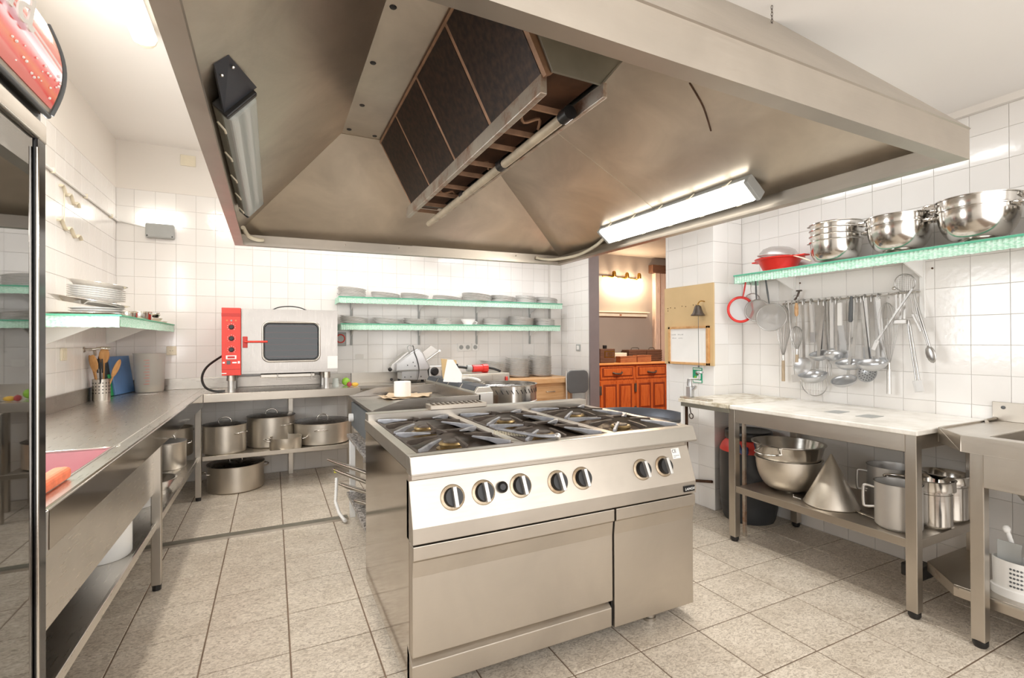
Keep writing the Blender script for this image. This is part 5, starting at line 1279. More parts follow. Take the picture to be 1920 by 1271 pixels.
MB().ring((3.335, 1.574, 1.640), .052, .003, 32, 6, (1, 0, .2)).build('hoop', 'wire', t, smooth=60); MB().tube([(3.335, 1.60, 1.595), (3.325, 1.66, 1.582), (3.325, 1.72, 1.575)], .004, 6).build('handle', 'alu', t, smooth=60)
mm = MB()
for k in range(-4, 5):
    a = k * .011; h = math.sqrt(max(0, .051 ** 2 - a * a)); mm.tube([(3.336, 1.574 + a, 1.64 - h), (3.336, 1.574 + a, 1.64 + h)], .0007, 4).tube([(3.336, 1.574 - h, 1.64 + a), (3.336, 1.574 + h, 1.64 + a)], .0007, 4)
stuff(mm.build('wire_net', 'wire', t)); MB().ball((3.318, 1.622, 1.612), .011, n=12).build('ball_end', 'polish', t, smooth=60)
t = thing('potato_masher', (3.31, 1.588, 1.48), 'metal meat tenderiser cluster at right end of rail', 'masher')
for k in (-1, 0, 1): strap(t, (3.315, 1.588 + k * .022, 1.575), (3.315, 1.588 + k * .02, 1.425), .012, .004, 'alu', 'strut')
MB().box(3.295, 3.335, 1.552, 1.622, 1.398, 1.425).build('head', 'alu', t, .004)
def tongs(top, j, b1, b2, label, tip):
    t = thing('tongs', top, label, 'tongs'); x = top[0]
    for k, b in enumerate((b1, b2)):
        MB().tube([top, (x - .004, j[0] + (.006 if k else -.006) * -1, j[1]), (x, b[0], b[1])], .0045, 8, flat=1.4).build('arm', 'utensil', t, smooth=60)
        if tip == 'flat': strap(t, (x - k * .012, b[0], b[1]), (x - k * .012, b[0] - .012, b[1] - .065), .038, .003, 'alu', 'blade')
        else:
            m = Matrix.Translation((x - k * .014, b[0] - .008, b[1] - .035)) @ rotm('X', -.25)
            MB().ball((0, 0, 0), .007, .024, .05, 14, mtx=m).build('scoop', 'utensil', t, smooth=60)
    return t
tongs((3.312, 1.546, 1.42), (1.541, 1.376), (1.512, 1.072), (1.497, 1.076), 'long tongs with flat paddle ends hanging lowest at right', 'flat')
tongs((3.305, 1.516, 1.575), (1.49, 1.45), (1.446, 1.26), (1.440, 1.26), 'tongs with scalloped round ends, rightmost utensil on the wall', 'scoop')
t = thing('grill_scraper', (3.32, 1.51, 1.45), 'twin-bar scraper hanging behind the scalloped tongs', 'scraper')
MB().tube([(3.325, 1.541, 1.555), (3.325, 1.53, 1.46)], .003, 6).build('wire', 'wire', t); strap(t, (3.323, 1.532, 1.455), (3.323, 1.49, 1.352), .012, .004, 'alu', 'bar'); strap(t, (3.323, 1.515, 1.455), (3.323, 1.473, 1.352), .012, .004, 'alu', 'bar')

# ------------------------------------------------------------------ marble tables on the right
mt = thing('marble_table', (3.0, 1.75, 0), 'steel worktable with long white marble top on the right', 'table')
MB().box(2.66, XR - .004, 1.212, 2.245, .862, .888).build('marble_top', 'marble', mt, .006, seg=3)
MB().box(2.695, 2.715, 1.277, 2.227, .775, .8615).box(2.737, 3.275, 1.233, 1.25, .79, .8615).build('apron', 'steelh', mt, .002)
MB().box(2.70, 3.33, 1.24, 2.225, .352, .362).box(2.694, 2.70, 1.277, 2.227, .322, .364).box(2.737, 3.33, 1.236, 1.24, .322, .364).build('lower_shelf', 'steelh', mt, .002)
for x, y in ((2.712, 2.252), (2.712, 1.252), (3.30, 2.23), (3.30, 1.255)):
    lg = MB().box(x - .024, x + .024, y - .024, y + .024, .03, .862).build('leg', 'steelv', mt, .003)
    MB().lathe([(.02, 0), (.026, .012), (.026, .03)], (x, y, 0), 14).build('foot', 'black', lg, smooth=40)
for k, (x, y, a) in enumerate(((2.95, 1.74, .1), (2.94, 1.56, .05))):
    tag(MB().box(-.065, .065, -.04, .04, 0, .001, mtx=Matrix.Translation((x, y, .8885)) @ rotm('Z', a)).build('label_card', 'greyplastic', None), ['grey label sheet on marble top, left of the two', 'grey label sheet on marble top, right of the two'][k], 'label')
ot = thing('old_marble_table', (3.0, 2.47, 0), 'worn older marble table with rusty legs by the pier', 'table')
MB().prism([(2.66, 2.255), (XR - .01, 2.255), (XR - .01, 2.70), (3.04, 2.70), (3.04, 2.705), (2.66, 2.69)], 'z', .862, .888).build('marble_top', 'marbleold', ot, .008, seg=3)
MB().prism([(2.675, 2.262), (3.0, 2.262), (3.0, 2.68), (2.675, 2.68)], 'z', .832, .861).build('apron', 'galv', ot, .002)
MB().box(2.665, 2.685, 2.65, 2.67, 0, .832).build('leg', 'white', ot)
MB().box(2.70, 2.722, 2.655, 2.677, 0, .832).build('leg', 'rustdark', ot, .002)
MB().box(2.82, 2.84, 2.26, 2.28, 0, .832).build('leg', 'rust', ot, .002)
MB().box(2.83, 3.25, 2.262, 2.278, .28, .30).build('stretcher', 'rustdark', ot)
MB().tube([(2.70, 2.62, .832), (2.70, 2.61, .79)] + arc((2.70, 2.605, .765), .018, PI / 2, PI * 2.3, 12, 'yz'), .004, 6).build('hook', 'iron', ot, smooth=60)
g = thing('can_opener_press', (2.74, 2.60, .888), 'old crank can opener clamped on the worn marble corner', 'can opener')
MB().box(2.68, 2.735, 2.44, 2.695, .888, .900).build('base', 'rust', g, .003)
MB().box(2.69, 2.73, 2.60, 2.645, .90, .98).build('body', 'slicer', g, .006)
MB().tube([(2.71, 2.625, .97), (2.71, 2.63, 1.0), (2.71, 2.625, 1.03)], .018, 10).build('neck', 'slicer', g, smooth=60)
MB().tube([(2.71, 2.625, 1.03), (2.71, 2.55, 1.035), (2.71, 2.535, 1.04)], .007, 8).build('crank', 'alu', g, smooth=60)
MB().tube([(2.71, 2.535, 1.035), (2.71, 2.535, 1.075)], .007, 8).build('crank_post', 'slicer', g, smooth=60)
MB().lathe([(.008, 0), (.026, .008), (.026, .018), (0, .022)], (2.71, 2.535, 1.072), 18).build('crank_knob', 'slicer', g, smooth=50)
MB().tube([(2.71, 2.61, .95), (2.71, 2.575, .97), (2.71, 2.57, .985)], .010, 8).build('cutter', 'slicer', g, smooth=60)
# things on the lower shelf and floor
bowl('mixing_bowl', (2.93, 2.03, .363), .185, .20, 'big steel mixing bowl below the colander under marble table', 'bowl', 'pot', .35)
t = thing('large_colander', (2.93, 2.03, .50), 'big steel colander standing in the mixing bowl', 'colander')
MB().lathe([(0, .022), (.148, .022), (.155, 0), (.159, 0), (.176, .06), (.200, .15), (.211, .158), (.211, .162), (.196, .16), (.170, .06), (.151, .028), (0, .028)], (2.93, 2.03, .50), 48).build('body', 'polish', t, smooth=40)
h = MB()
for k in range(48):
    a = 2 * PI * k / 48
    for q in range(3):
        zz = .03 + q * .014; rr = .159 + (zz / .06) * .017 + .0006
        h.lathe([(.0035, 0), (.0035, .0012)], n=7, mtx=Matrix.Translation((2.93 + rr * math.cos(a), 2.03 + rr * math.sin(a), .50 + zz)) @ rotm('Z', a) @ rotm('Y', PI / 2 - .3))
stuff(h.build('holes', 'black', t))
MB().tube([(2.765, 2.12, .615), (2.735, 2.11, .61), (2.71, 2.04, .605), (2.725, 1.97, .61), (2.76, 1.955, .615)], .009, 8, flat=.6).build('handle', 'polish', t, smooth=60)
t = thing('cone_strainer', (2.90, 1.735, .363), 'polished steel cone strainer standing mouth down on lower shelf', 'strainer')
MB().lathe([(.140, 0), (.142, .004), (.138, .010), (.006, .285), (0, .288)], (2.885, 1.735, .364), 48).build('cone', 'pot', t, smooth=40)
MB().tube([(2.87, 1.60, .372), (2.84, 1.54, .376), (2.81, 1.46, .378)], [.006, .010, .009], 8, flat=.7).build('handle', 'polish', t, smooth=60)
MB().tube([(2.79, 1.855, .372), (2.77, 1.885, .378), (2.79, 1.90, .385)], .004, 6).build('hook', 'wire', t, smooth=60)
def alupot(name, c, r, h, label, mat, han=None, rimh=0.0):
    t = thing(name, c, label, 'pot')
    prof = [(0, 0), (r - .01, 0), (r, .012), (r, h - rimh)]
    if rimh: prof += [(r - .004, h - rimh + .003), (r - .004, h - rimh + .012), (r + .012, h - rimh + .018), (r + .012, h - .006)]
    prof += [(r + (.016 if rimh else .003), h), (r + (.008 if rimh else -.003), h), (r - .006, h - .02), (r - .006, .012), (0, .008)]
    MB().lathe(prof, c, 44).build('body', mat, t, smooth=35)
    if han is not None:
        for s in (0,):
            d = Vector((math.cos(han + s), math.sin(han + s), 0)); o = Vector(c) + Vector((0, 0, h * .60))
            MB().tube([o + d * (r - .003) + Vector((0, 0, .05)), o + d * (r + .035) + Vector((0, 0, .055)), o + d * (r + .045) + Vector((0, 0, .04)), o + d * (r + .045) + Vector((0, 0, -.04)), o + d * (r + .035) + Vector((0, 0, -.055)), o + d * (r - .003) + Vector((0, 0, -.05))], .007, 8).build('handle', mat, t, smooth=60)
    return t
alupot('aluminium_pot', (2.835, 1.375, .363), .098, .225, 'matt aluminium pot behind table leg, in front on lower shelf', 'alu', 2.0)
alupot('aluminium_pot', (3.13, 1.555, .363), .110, .235, 'matt aluminium pot at the wall behind the cone strainer', 'alu', 2.2)
alupot('bain_marie_pot', (3.03, 1.325, .363), .088, .235, 'polished steel insert pot in middle of the lower shelf end', 'polish', None, .07)
alupot('bain_marie_pot', (3.22, 1.345, .363), .098, .235, 'polished steel insert pot farthest back by the wall', 'polish', None, .06)
MB_ = MB().tube([(2.93, 1.43, .585), (2.90, 1.47, .59), (2.885, 1.44, .605), (2.90, 1.37, .61), (2.95, 1.35, .60)], .007, 8)
t = thing('pot_handle', (2.92, 1.42, .59), 'curved bright handle of a lid lying over the aluminium pots', 'lid handle'); MB_.build('bar', 'polish', t, smooth=60)
t.location = (2.92, 1.42, .59)
br = thing('plastic_barrel', (3.155, 2.50, 0), 'black barrel with red shoulder and screw lid under old marble table', 'barrel')
c = (3.155, 2.495, 0)
MB().lathe([(0, 0), (.165, 0), (.175, .02), (.192, .10), (.192, .14), (.198, .15), (.198, .48), (.196, .50), (0, .50)], c, 44).build('body', 'barrel', br, smooth=40)
MB().lathe([(.196, .50), (.196, .51), (.18, .545), (.15, .575), (.14, .60), (0, .60)], c, 44).build('shoulder', 'redbarrel', br, smooth=40)
MB().lathe([(.158, .585), (.162, .59), (.162, .635), (.155, .645), (.145, .640), (0, .636)], c, 40).build('lid', 'black', br, smooth=40)
MB().tube([(2.97, 2.43, .56), (2.955, 2.40, .53), (2.97, 2.37, .515), (2.99, 2.385, .55)], .016, 8).build('tied_cloth', 'clothblue', br, smooth=60)
t = thing('gas_pipe', (3.03, 2.95, .18), 'thin dark gas pipe fixed low along the tiled pier', 'pipe')
MB().tube([(3.032, 3.19, .125), (3.032, 2.72, .222)], .011, 8).build('pipe', 'rustdark', t, smooth=60)
pp = thing('paella_pan', (2.50, 3.0, 0), 'big dark paella pan on a tripod behind the range', 'pan')
c = (2.60, 3.10, .66)
MB().lathe([(0, 0), (.33, 0), (.385, .062), (.395, .064), (.382, .058), (.328, .006), (0, .006)], c, 48).build('pan', 'vent', pp, smooth=40)
for a in (.4, 2.5, 4.6): MB().tube([(c[0] + .25 * math.cos(a), c[1] + .25 * math.sin(a), .655), (c[0] + .32 * math.cos(a), c[1] + .32 * math.sin(a), 0)], .012, 8).build('leg', 'iron', pp, smooth=60)
MB().ring((c[0], c[1], .64), .26, .012, 32, 8).build('burner_ring', 'iron', pp, smooth=60)

# ------------------------------------------------------------------ right sink unit
sk = thing('corner_sink', (3.05, .75, 0), 'stainless sink unit with cut corner at right edge', 'sink')
def plan(z0, z1, x0, inset_=0): return [(x0, .15), (XR - .006, .15), (XR - .006, 1.265 - inset_), (2.91 + inset_ * .5, 1.265 - inset_), (x0, 1.10 - inset_)]
mb = MB()
mb.prism([(2.66, 1.0), (XR - .006, 1.0), (XR - .006, 1.195), (2.815, 1.195), (2.66, 1.05)], 'z', .878, .888)
mb.box(2.66, 2.775, .15, 1.0, .878, .888).box(3.20, XR - .006, .15, 1.0, .878, .888)
mb.build('drainer', 'steel', sk)
def wall_strip(pts, z0, z1, th, mat, name, bev=.002):
    mb = MB()
    for p, q in zip(pts, pts[1:]):
        p, q = Vector((*p, 0)), Vector((*q, 0)); d = (q - p).normalized(); n = Vector((-d.y, d.x, 0)) * th
        mb.hexa([(p.x, p.y, z0), (q.x, q.y, z0), (q.x + n.x, q.y + n.y, z0), (p.x + n.x, p.y + n.y, z0), (p.x, p.y, z1), (q.x, q.y, z1), (q.x + n.x, q.y + n.y, z1), (p.x + n.x, p.y + n.y, z1)])
    return mb.build(name, mat, sk, bev)
wall_strip([(XR - .006, 1.198), (2.812, 1.198), (2.657, 1.053), (2.657, .15)], .826, .896, .010, 'steelh', 'edge_band')
MB().box(2.672, 2.687, .15, .985, .686, .828).build('front_panel', 'steelh', sk, .002)
MB().box(2.775, 2.779, .15, 1.0, .672, .886).box(3.196, 3.20, .15, 1.0, .672, .886).box(2.775, 3.20, .996, 1.0, .672, .886).box(2.775, 3.20, .15, 1.0, .667, .672).build('basin', 'steel', sk)
m = Matrix.Translation((2.98, .58, .662)) @ Matrix.Diagonal((.22, .41, .15, 1))
MB().lathe([(math.sin(PI / 2 * i / 9), -math.cos(PI / 2 * i / 9)) if i else (0, -1) for i in range(10)] + [(.98, .02), (0, .02)], (0, 0, 0), 40, mtx=m).build('basin_belly', 'steel', sk, smooth=60)
MB().box(XR - .014, XR - .004, .15, 1.198, .888, .985).build('splashback', 'steelh', sk, .002)
MB().ball((XR - .016, 1.155, .958), .009, n=10).build('screw', 'greydark', sk)
MB().tube([(XR - .02, 1.185, .898), (3.25, 1.185, .896), (3.22, 1.17, .892)], .008, 8).build('corner_bead', 'steel', sk, smooth=60)
for x, y in ((2.705, 1.010), (3.28, 1.02), (2.705, .25)):
    lg = MB().box(x - .024, x + .024, y - .024, y + .024, .03, .878).build('leg', 'steelv', sk, .003)
    MB().lathe([(.02, 0), (.027, .012), (.027, .03)], (x, y, 0), 14).build('foot', 'black', lg, smooth=40)
MB().prism([(2.75, .15), (3.33, .15), (3.33, 1.30), (2.94, 1.30), (2.765, 1.125), (2.75, 1.10)], 'z', .192, .200).build('lower_shelf', 'steel', sk)
wall_strip([(2.94, 1.302), (2.765, 1.125)], .150, .200, .006, 'rust', 'shelf_corner_lip'); wall_strip([(2.765, 1.125), (2.765, .15)], .150, .203, .006, 'steelh', 'shelf_front_lip')
t = thing('black_tray_corner', (2.93, 1.33, .12), 'black plastic corner block at the cut sink shelf corner', 'block')
MB().box(2.90, 3.02, 1.305, 1.40, .10, .165).build('block', 'black', t, .008); MB().tube([(2.94, 1.352, .166), (2.99, 1.352, .166)], .012, 8, flat=.3).build('slot', 'greydark', t)
cd = thing('cutlery_caddy', (2.85, .97, .20), 'white perforated plastic cutlery caddy on sink lower shelf', 'caddy')
c = (2.88, .945, .2)
MB().lathe([(0, 0), (.080, 0), (.082, .034), (.074, .038), (.076, .155), (.071, .155), (.069, .01), (0, .008)], c, 40, sx=.75, sy=1.15).build('cup', 'white', cd, smooth=40)
h = MB()
for q in range(5):
    for k in range(9):
        a = PI * .72 + k * .13; z = .055 + q * .018; rr = .0752
        h.lathe([(.0045, 0), (.0045, .0012)], n=8, mtx=Matrix.Translation((c[0] + rr * .75 * math.cos(a + PI * .25), c[1] + rr * 1.15 * math.sin(a + PI * .25), c[2] + z)) @ rotm('Z', a + PI * .25) @ rotm('Y', PI / 2))
stuff(h.build('holes', 'greydark', cd))
tag(MB().box(2.86, 2.866, .93, 1.01, .22, .43).build('scraper_card', 'greyplastic', None, .002), 'grey flat plastic scraper standing in the white caddy', 'scraper')
t = thing('dish_brush', (2.90, .95, .22), 'white handled dish brush standing in the white caddy', 'brush')
MB().tube([(2.90, .97, .22), (2.90, .975, .42), (2.89, .985, .47)], .009, 8).build('handle', 'white', t, smooth=60); MB().ball((2.89, .987, .475), .014, .014, .018, 12).build('handle_end', 'white', t, smooth=60)
t = thing('bottle_brush', (2.86, .90, .22), 'white and blue tube standing right in the white caddy', 'brush')
MB().tube([(2.86, .905, .22), (2.86, .905, .385)], .012, 10).build('tube', 'clothblue', t, smooth=60); MB().tube([(2.86, .905, .385), (2.86, .905, .415)], .017, 12).build('cap', 'white', t, smooth=60)

# ------------------------------------------------------------------ pier: plywood board, whiteboard, bell, card
cb = tag(MB().box(3.036, 3.0495, 2.70, 3.222, 1.11, 1.752).build('plywood_board', 'ply', None, .002), 'plain plywood board fixed on the tiled pier', 'board')
pins = MB()
for y, z in ((3.18, 1.58), (3.15, 1.585), (3.10, 1.58), (3.02, 1.59), (2.98, 1.585), (2.90, 1.592), (2.87, 1.59), (3.18, 1.56)): pins.ball((3.035, y, z), .004, n=6)
pins.build('nail_holes', 'wooddark', cb)
wb = thing('whiteboard', (3.03, 2.95, 1.27), 'pine-framed whiteboard with two faint handwritten lines', 'whiteboard')
MB().box(3.022, 3.034, 2.755, 3.14, 1.13, 1.405).build('panel', 'paper', wb)
for a in ((2.735, 2.757, 1.113, 1.422), (3.138, 3.16, 1.113, 1.422), (2.735, 3.16, 1.113, 1.132), (2.735, 3.16, 1.403, 1.422)): MB().box(3.014, 3.035, *a).build('frame', 'woodframe', wb, .002)
sc = MB(); random.seed(5)
for r_, (y0, n_) in enumerate(((3.125, 9), (3.118, 8))):
    y = y0; z = 1.352 - r_ * .028
    for k in range(n_):
        if k == 4: y -= .02
        hh = random.uniform(.004, .010); sc.tube([(3.0215, y, z), (3.0215, y - .004, z + hh), (3.0215, y - .008, z)], .0008, 4); y -= .0125
sc.build('handwriting', 'greydark', wb)
bl = thing('brass_bell', (2.99, 2.80, 1.52), 'dark metal bell with pull cord hanging over the whiteboard', 'bell')
MB().lathe([(.052, 0), (.054, .004), (.040, .022), (.030, .05), (.024, .072), (.012, .082), (0, .084)], (2.985, 2.805, 1.500), 28, mtx=None).build('bell_body', 'iron', bl, smooth=50)
MB().tube([(2.985, 2.805, 1.582), (2.985, 2.80, 1.60), (3.0, 2.79, 1.615), (3.036, 2.785, 1.612)], .004, 6).build('bracket', 'brass', bl, smooth=60)
MB().tube([(2.985, 2.802, 1.50), (2.985, 2.80, 1.115)], .0018, 6).build('pull_cord', 'greydark', bl); MB().ball((2.985, 2.80, 1.105), .008, n=10).build('cord_knob', 'greydark', bl, smooth=60)
gc = thing('green_card', (3.045, 2.87, 1.03), 'small green printed card stuck on the pier tiles', 'card')
MB().box(3.045, 3.0495, 2.824, 2.919, .970, 1.09).build('card', 'greencard', gc)
MB().box(3.0445, 3.0451, 2.83, 2.913, 1.074, 1.084).box(3.0445, 3.0451, 2.83, 2.913, .974, .990).build('print_band', 'white', gc)
mb = MB(); mb.lathe([(.018, 0), (.018, .0006)], n=18, mtx=Matrix.Translation((3.045, 2.858, 1.012)) @ rotm('Y', -PI / 2)); mb.build('print_shape', 'white', gc)
MB().lathe([(.013, 0), (.013, .0006)], n=18, mtx=Matrix.Translation((3.045, 2.876, 1.045)) @ rotm('Y', -PI / 2)).build('print_shape', 'wooddark', gc)
MB().lathe([(.011, 0), (.011, .0006)], n=18, mtx=Matrix.Translation((3.045, 2.892, 1.014)) @ rotm('Y', -PI / 2)).build('print_shape', 'apple', gc)

# ------------------------------------------------------------------ dining room seen through the doorway
sb = thing('sideboard', (5.25, 6.45, 0), 'reddish pine sideboard with carved doors in the dining room', 'sideboard')
yf = 6.25
MB().box(4.53, 5.96, yf + .02, 6.64, .05, .925).build('carcass', 'woodred', sb, .004)
MB().box(4.50, 5.968, yf - .03, 6.648, .925, .955).build('top', 'woodtop', sb, .008)
MB().box(4.55, 5.95, yf + .05, 6.6, 0, .06).build('plinth', 'woodred', sb)
def raised(x0, x1, z0, z1, par, nm):
    MB().hexa([(x0, yf - .012, z0), (x1, yf - .012, z0), (x1, yf + .01, z0), (x0, yf + .01, z0), (x0, yf - .012, z1), (x1, yf - .012, z1), (x1, yf + .01, z1), (x0, yf + .01, z1)]).build(nm, 'woodred', par, .012)
def rail_frame(x0, x1, z0, z1, par): MB().box(x0, x1, yf, yf + .015, z0, z1).build('moulding', 'woodgroove', par, .006)
def pull(x, z, par): MB().tube([(x - .09, yf - .015, z + .01), (x - .06, yf - .04, z - .005), (x, yf - .045, z - .012), (x + .06, yf - .04, z - .005), (x + .09, yf - .015, z + .01)], [.016, .012, .016, .012, .016], 8).build('handle', 'iron', par, smooth=60)
for x0, x1 in ((4.58, 5.245), (5.285, 5.94)):
    d = MB().box(x0, x1, yf + .004, yf + .03, .70, .905).build('drawer', 'woodred', sb, .004)
    rail_frame(x0 + .03, x1 - .03, .735, .885, d); raised(x0 + .055, x1 - .055, .75, .87, d, 'drawer_front'); pull((x0 + x1) / 2 - .02, .795, d)
    d = MB().box(x0, x1, yf + .004, yf + .03, .10, .665).build('door', 'woodred', sb, .004)
    xm = (x0 + x1) / 2
    for a, b in ((x0 + .05, xm - .02), (xm + .02, x1 - .05)):
        rail_frame(a, b, .20, .62, d); raised(a + .035, b - .035, .235, .585, d, 'door_panel')
for x, z in ((4.575, .53), (5.265, .18), (5.265, .55)): MB().box(x - .02, x + .02, yf - .01, yf + .005, z - .07, z + .07).build('hinge', 'iron', sb, .006)
r = thing('radio', (4.79, 6.4, .955), 'dark box radio with dial window at left of sideboard', 'radio')
MB().box(4.64, 4.93, 6.34, 6.52, .957, 1.18).build('case', 'wooddark', r, .008); MB().box(4.72, 4.915, 6.333, 6.34, 1.04, 1.145).build('dial', 'brass', r, .003)
MB().box(4.735, 4.90, 6.330, 6.334, 1.055, 1.13).build('dial_glass', 'wooddark', r)
for k in range(3): MB().box(4.78 + k * .035, 4.795 + k * .035, 6.327, 6.331, 1.07, 1.12).build('dial_mark', 'brass', r)
MB().box(4.765, 4.815, 6.40, 6.45, 1.18, 1.235).build('top_knob', 'black', r, .006)
tag(MB().box(4.96, 5.235, 6.42, 6.56, .957, 1.108).build('storage_box', 'cream', None, .008), 'cream box between radio and the wooden cases', 'box')
for k, (a, b, h, lb) in enumerate(((4.99, 5.32, 1.055, 'flat reddish wooden box in front of the cream box'), (5.335, 5.625, 1.068, 'flat reddish wooden box in front of the dark crates'))):
    t = thing('wooden_box', ((a + b) / 2, 6.34, .957), lb, 'box'); MB().box(a, b, 6.28, 6.40, .957, h - .015).build('body', 'woodmid', t, .004); MB().box(a - .004, b + .004, 6.276, 6.404, h - .015, h).build('lid', 'woodmid', t, .003)
for k, (a, b, h, lb) in enumerate(((5.285, 5.65, 1.155, 'dark wicker crate on sideboard, left of the two'), (5.665, 5.99, 1.152, 'dark wicker crate on sideboard, right of the two'))):
    t = thing('wicker_crate', ((a + b) / 2, 6.5, .957), lb, 'crate'); MB().box(a, b, 6.43, 6.62, .957, h).build('body', 'wooddark', t, .006)
    for q in range(5): MB().box(a - .004, b + .004, 6.424, 6.43, .97 + q * .037, .995 + q * .037).build('slat', 'wooddark', t, .003)
    MB().tube([(a + .1, 6.5, h), (a + .12, 6.5, h + .03), (b - .12, 6.5, h + .03), (b - .1, 6.5, h)], .006, 6).build('handle', 'iron', t, smooth=60)
s = thing('wall_ledge', (5.3, 6.6, 1.76), 'cream wooden ledge on taupe wall above the sideboard', 'shelf')
MB().box(3.9, 5.855, 6.56, 6.649, 1.775, 1.795).build('board', 'cream', s, .003); MB().box(3.9, 5.835, 6.60, 6.649, 1.715, 1.775).build('apron', 'cream', s, .004); MB().box(5.23, 5.27, 6.594, 6.60, 1.725, 1.75).build('knob', 'woodmid', s)
sp_ = thing('spotlight_bar', (5.27, 6.62, 2.36), 'brass wall bar with three lit spot bulbs above ledge', 'lamp')
MB().tube([(4.90, 6.62, 2.375), (5.62, 6.62, 2.355)], .012, 8).build('bar', 'brass', sp_, smooth=60)
for x, z in ((5.09, 2.36), (5.36, 2.35), (5.62, 2.355)):
    h = MB().lathe([(.02, .10), (.034, .07), (.036, .0)], (x - .01, 6.55, z), 16).build('shade', 'brass', sp_, smooth=50)
    MB().ball((x, 6.53, z - .035), .034, n=14).build('bulb', 'bulb', h, smooth=60)
    MB().tube([(x, 6.62, z), (x, 6.56, z + .03)], .008, 6).build('stem', 'brass', sp_)
    l = bpy.data.lights.new('spot_bulb', 'POINT'); l.energy = 14; l.color = (1, .80, .56); l.shadow_soft_size = .04
    o = bpy.data.objects.new('spot_bulb', l); C.objects.link(o); o.location = (x, 6.50, z - .09)
t = thing('timber_post', (6.1, 6.6, 0), 'pinkish timber door post standing right behind the sideboard', 'post')
MB().box(5.98, 6.30, 6.56, 6.649, 0, 2.48).build('plank', 'woodpost', t, .006); MB().box(6.08, 6.09, 6.555, 6.56, 0, 2.48).build('groove', 'wooddark', t)
MB().box(5.9, 6.35, 6.54, 6.648, 2.48, 2.62).build('head', 'wooddark', t, .006)

# ------------------------------------------------------------------ ceiling tube lamp
ct = thing('ceiling_lamp', (-.655, 2.7, 3.08), 'lit fluorescent tube lamp on ceiling above left worktop', 'lamp')
MB().box(-.70, -.61, 2.25, 3.45, 3.075, ZC).build('housing', 'white', ct, .01)
m = Matrix.Translation((-.655, 0, 3.075))
MB().prism([(-.055, .01), (-.062, -.02), (-.05, -.05), (-.02, -.062), (.02, -.062), (.05, -.05), (.062, -.02), (.055, .01)], 'y', 2.25, 3.44, mtx=m).build('diffuser', 'ceilglow', ct, .004)
MB().ball((-.655, 3.46, 3.065), .058, .05, .052, 16).build('end_cap', 'cream', ct, smooth=60)
l = bpy.data.lights.new('ceiling_lamp_light', 'AREA'); l.shape = 'RECTANGLE'; l.size = .10; l.size_y = 1.1; l.energy = 26; l.color = (1, .93, .83)
o = bpy.data.objects.new('ceiling_lamp_light', l); C.objects.link(o); o.location = (-.655, 2.85, 3.0)

# ------------------------------------------------------------------ glass-door fridge with lit sign
fr = thing('display_fridge', (-.9, 1.33, 0), 'glass-door drinks fridge with lit red sign at left edge', 'fridge')
fy0, fy1 = .95, 1.74
MB().box(-1.24, -1.225, fy0, fy1, .10, 1.90).box(-1.24, -.565, fy0, fy0 + .02, .10, 1.90).box(-1.24, -.565, fy1 - .02, fy1, .10, 1.90).box(-1.24, -.565, fy0, fy1, 1.875, 1.90).box(-1.24, -.565, fy0, fy1, .08, .12).build('cabinet', 'inner', fr)
MB().box(-1.20, -.58, fy0, fy1, 0, .10).build('plinth', 'black', fr)
dr = MB().box(-.562, -.55, fy1 - .052, fy1 + .004, .10, 1.895).box(-.562, -.55, fy0, fy0 + .05, .10, 1.895).build('door_frame', 'blackgloss', fr, .004)
MB().box(-.563, -.548, fy0, fy1 + .004, 1.845, 1.897).build('door_top_rail', 'steelh', dr, .004)
MB().box(-.562, -.55, fy0, fy1, .10, .16).build('door_bottom_rail', 'blackgloss', dr, .004)
MB().tube([(-.549, fy1 - .054, .2), (-.549, fy1 - .054, 1.82)], .004, 8).build('door_trim', 'polish', dr, smooth=60)
MB().tube([(-.549, fy0 + .05, 1.848), (-.549, fy1 - .052, 1.848)], .005, 8).build('door_trim', 'polish', dr, smooth=60)
MB().box(-.5595, -.5555, fy0 + .045, fy1 - .048, .155, 1.85).build('glass_pane', 'pane', dr)
for z in (.45, .78, 1.1, 1.42):
    w_ = MB(); w_.tube([(-.62, fy0 + .03, z), (-.62, fy1 - .03, z)], .004, 6).tube([(-1.2, fy0 + .03, z), (-1.2, fy1 - .03, z)], .004, 6)
    for k in range(14):
        y = fy0 + .05 + k * .052; w_.tube([(-1.2, y, z), (-.62, y, z)], .0022, 5)
    w_.build('wire_shelf', 'wire', fr)
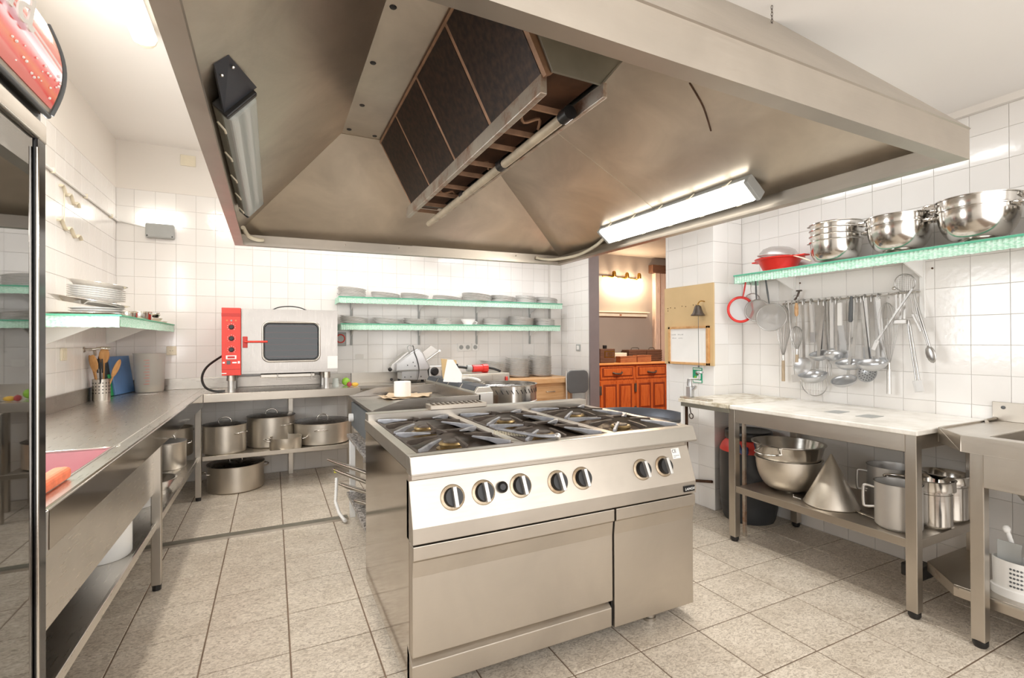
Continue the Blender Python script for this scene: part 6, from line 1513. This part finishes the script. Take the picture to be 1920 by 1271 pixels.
# sign: curved light box
def sign_prof(s):   # s 0 bottom..1 top -> (x,z)
    z = 1.93 + .245 * s; return (-.548 + .034 * math.sin(PI * min(1, .06 + s * .94)), z)
n = 14; pf_ = [sign_prof(i / n) for i in range(n + 1)]
MB().prism([(-.80, 1.93)] + pf_ + [(-.80, 2.17)], 'y', fy0, fy1 + .01).build('sign_case', 'steelh', fr)
mp_ = []
def signmat():
    m, nt, b = newmat('backlit_sign')
    tc = N(nt, 'ShaderNodeTexCoord'); sp = N(nt, 'ShaderNodeSeparateXYZ'); nt.links.new(tc.outputs['Generated'], sp.inputs[0])
    # t runs across the bands: height minus a gentle curve along the length
    def M_(op, a, b_=None):
        q = N(nt, 'ShaderNodeMath'); q.operation = op
        for i, v in enumerate((a, b_)):
            if v is None: continue
            if isinstance(v, (int, float)): q.inputs[i].default_value = v
            else: nt.links.new(v, q.inputs[i])
        return q.outputs[0]
    y = sp.outputs[1]; z = sp.outputs[2]
    curve = M_('MULTIPLY', M_('POWER', y, 3.0), -.30)
    t = M_('ADD', z, M_('MULTIPLY', M_('ADD', curve, .30), -.35))
    t = M_('ADD', t, .10)
    col = ramp(nt, t, [(0.0, srgb('f08a80')), (.14, srgb('ef7a70')), (.16, srgb('e8322c')), (.24, srgb('f06a35')), (.30, srgb('ea2f2b')), (.40, srgb('ec3833')), (.42, srgb('f4b8bd')), (.50, srgb('f2c4cc')), (.53, srgb('fbf3f0')), (.56, srgb('f0705c')), (.60, srgb('fae6df')), (.63, srgb('ee6a55')), (.80, srgb('f08a68')), (1.0, srgb('fbd9b8'))])
    dk = N(nt, 'ShaderNodeMix'); dk.data_type = 'RGBA'; dk.blend_type = 'MULTIPLY'; dk.inputs[0].default_value = 1.0; dk.inputs[7].default_value = (.45, .45, .45, 1)
    nt.links.new(col, dk.inputs[6])
    nt.links.new(dk.outputs[2], b.inputs['Base Color']); nt.links.new(col, b.inputs['Emission Color']); b.inputs['Emission Strength'].default_value = .35; b.inputs['Roughness'].default_value = .2
    return m
M['sign'] = signmat()
vs = []; fs = []; ny = 12
for j in range(ny + 1):
    y = fy0 + .01 + (fy1 - .012 - fy0 - .01) * j / ny
    for i in range(n + 1):
        x, z = sign_prof(.04 + .92 * i / n); vs.append((x + .003, y, z))
for j in range(ny):
    for i in range(n): fs.append((j * (n + 1) + i, (j + 1) * (n + 1) + i, (j + 1) * (n + 1) + i + 1, j * (n + 1) + i + 1))
mb = MB(); mb.add(vs, fs); sg = mb.build('sign_face', 'sign', fr, smooth=60)
MB().tube([(sign_prof(i / n)[0] + .002, fy1 + .006, sign_prof(i / n)[1]) for i in range(n + 1)], .006, 8).build('sign_edge', 'greydark', fr, smooth=60)
MB().tube([(-.546, fy0, 1.926), (-.546, fy1 + .006, 1.926)], .007, 8).build('sign_edge', 'greydark', fr, smooth=60)
MB().box(-.80, -.56, fy0, fy1, 1.897, 1.93).build('sign_gap', 'black', fr)
text('Cola', .22, Matrix.Translation((-.503, 1.315, 2.10)) @ Matrix(((0, 0, 1, 0), (1, 0, 0, 0), (0, 1, 0, 0), (0, 0, 0, 1))) @ Matrix.Rotation(0, 4, 'Z'), 'paper', fr, 'sign_lettering', .002, .35)
bb = MB(); random.seed(3)
for k in range(26):
    y = fy1 - .02 - random.random() ** 2 * .28; s = .10 + random.random() * .3 * (1 - (fy1 - y) * 1.6); x, z = sign_prof(max(.06, s)); bb.ball((x + .004, y, z), random.uniform(.002, .0042), n=6)
stuff(bb.build('printed_bubbles', 'paper', fr))
k = .96; fr.scale = (k, k, k); fr.location = Vector((0, 0, 1.31)) + k * (Vector(fr.location) - Vector((0, 0, 1.31)))
base = MB().box(-1.17, -.56, .92, 1.66, 0, .0525); pl = base.build('foot_plinth', 'black')
bpy.context.view_layer.update(); pl.parent = fr; pl.matrix_parent_inverse = fr.matrix_world.inverted()
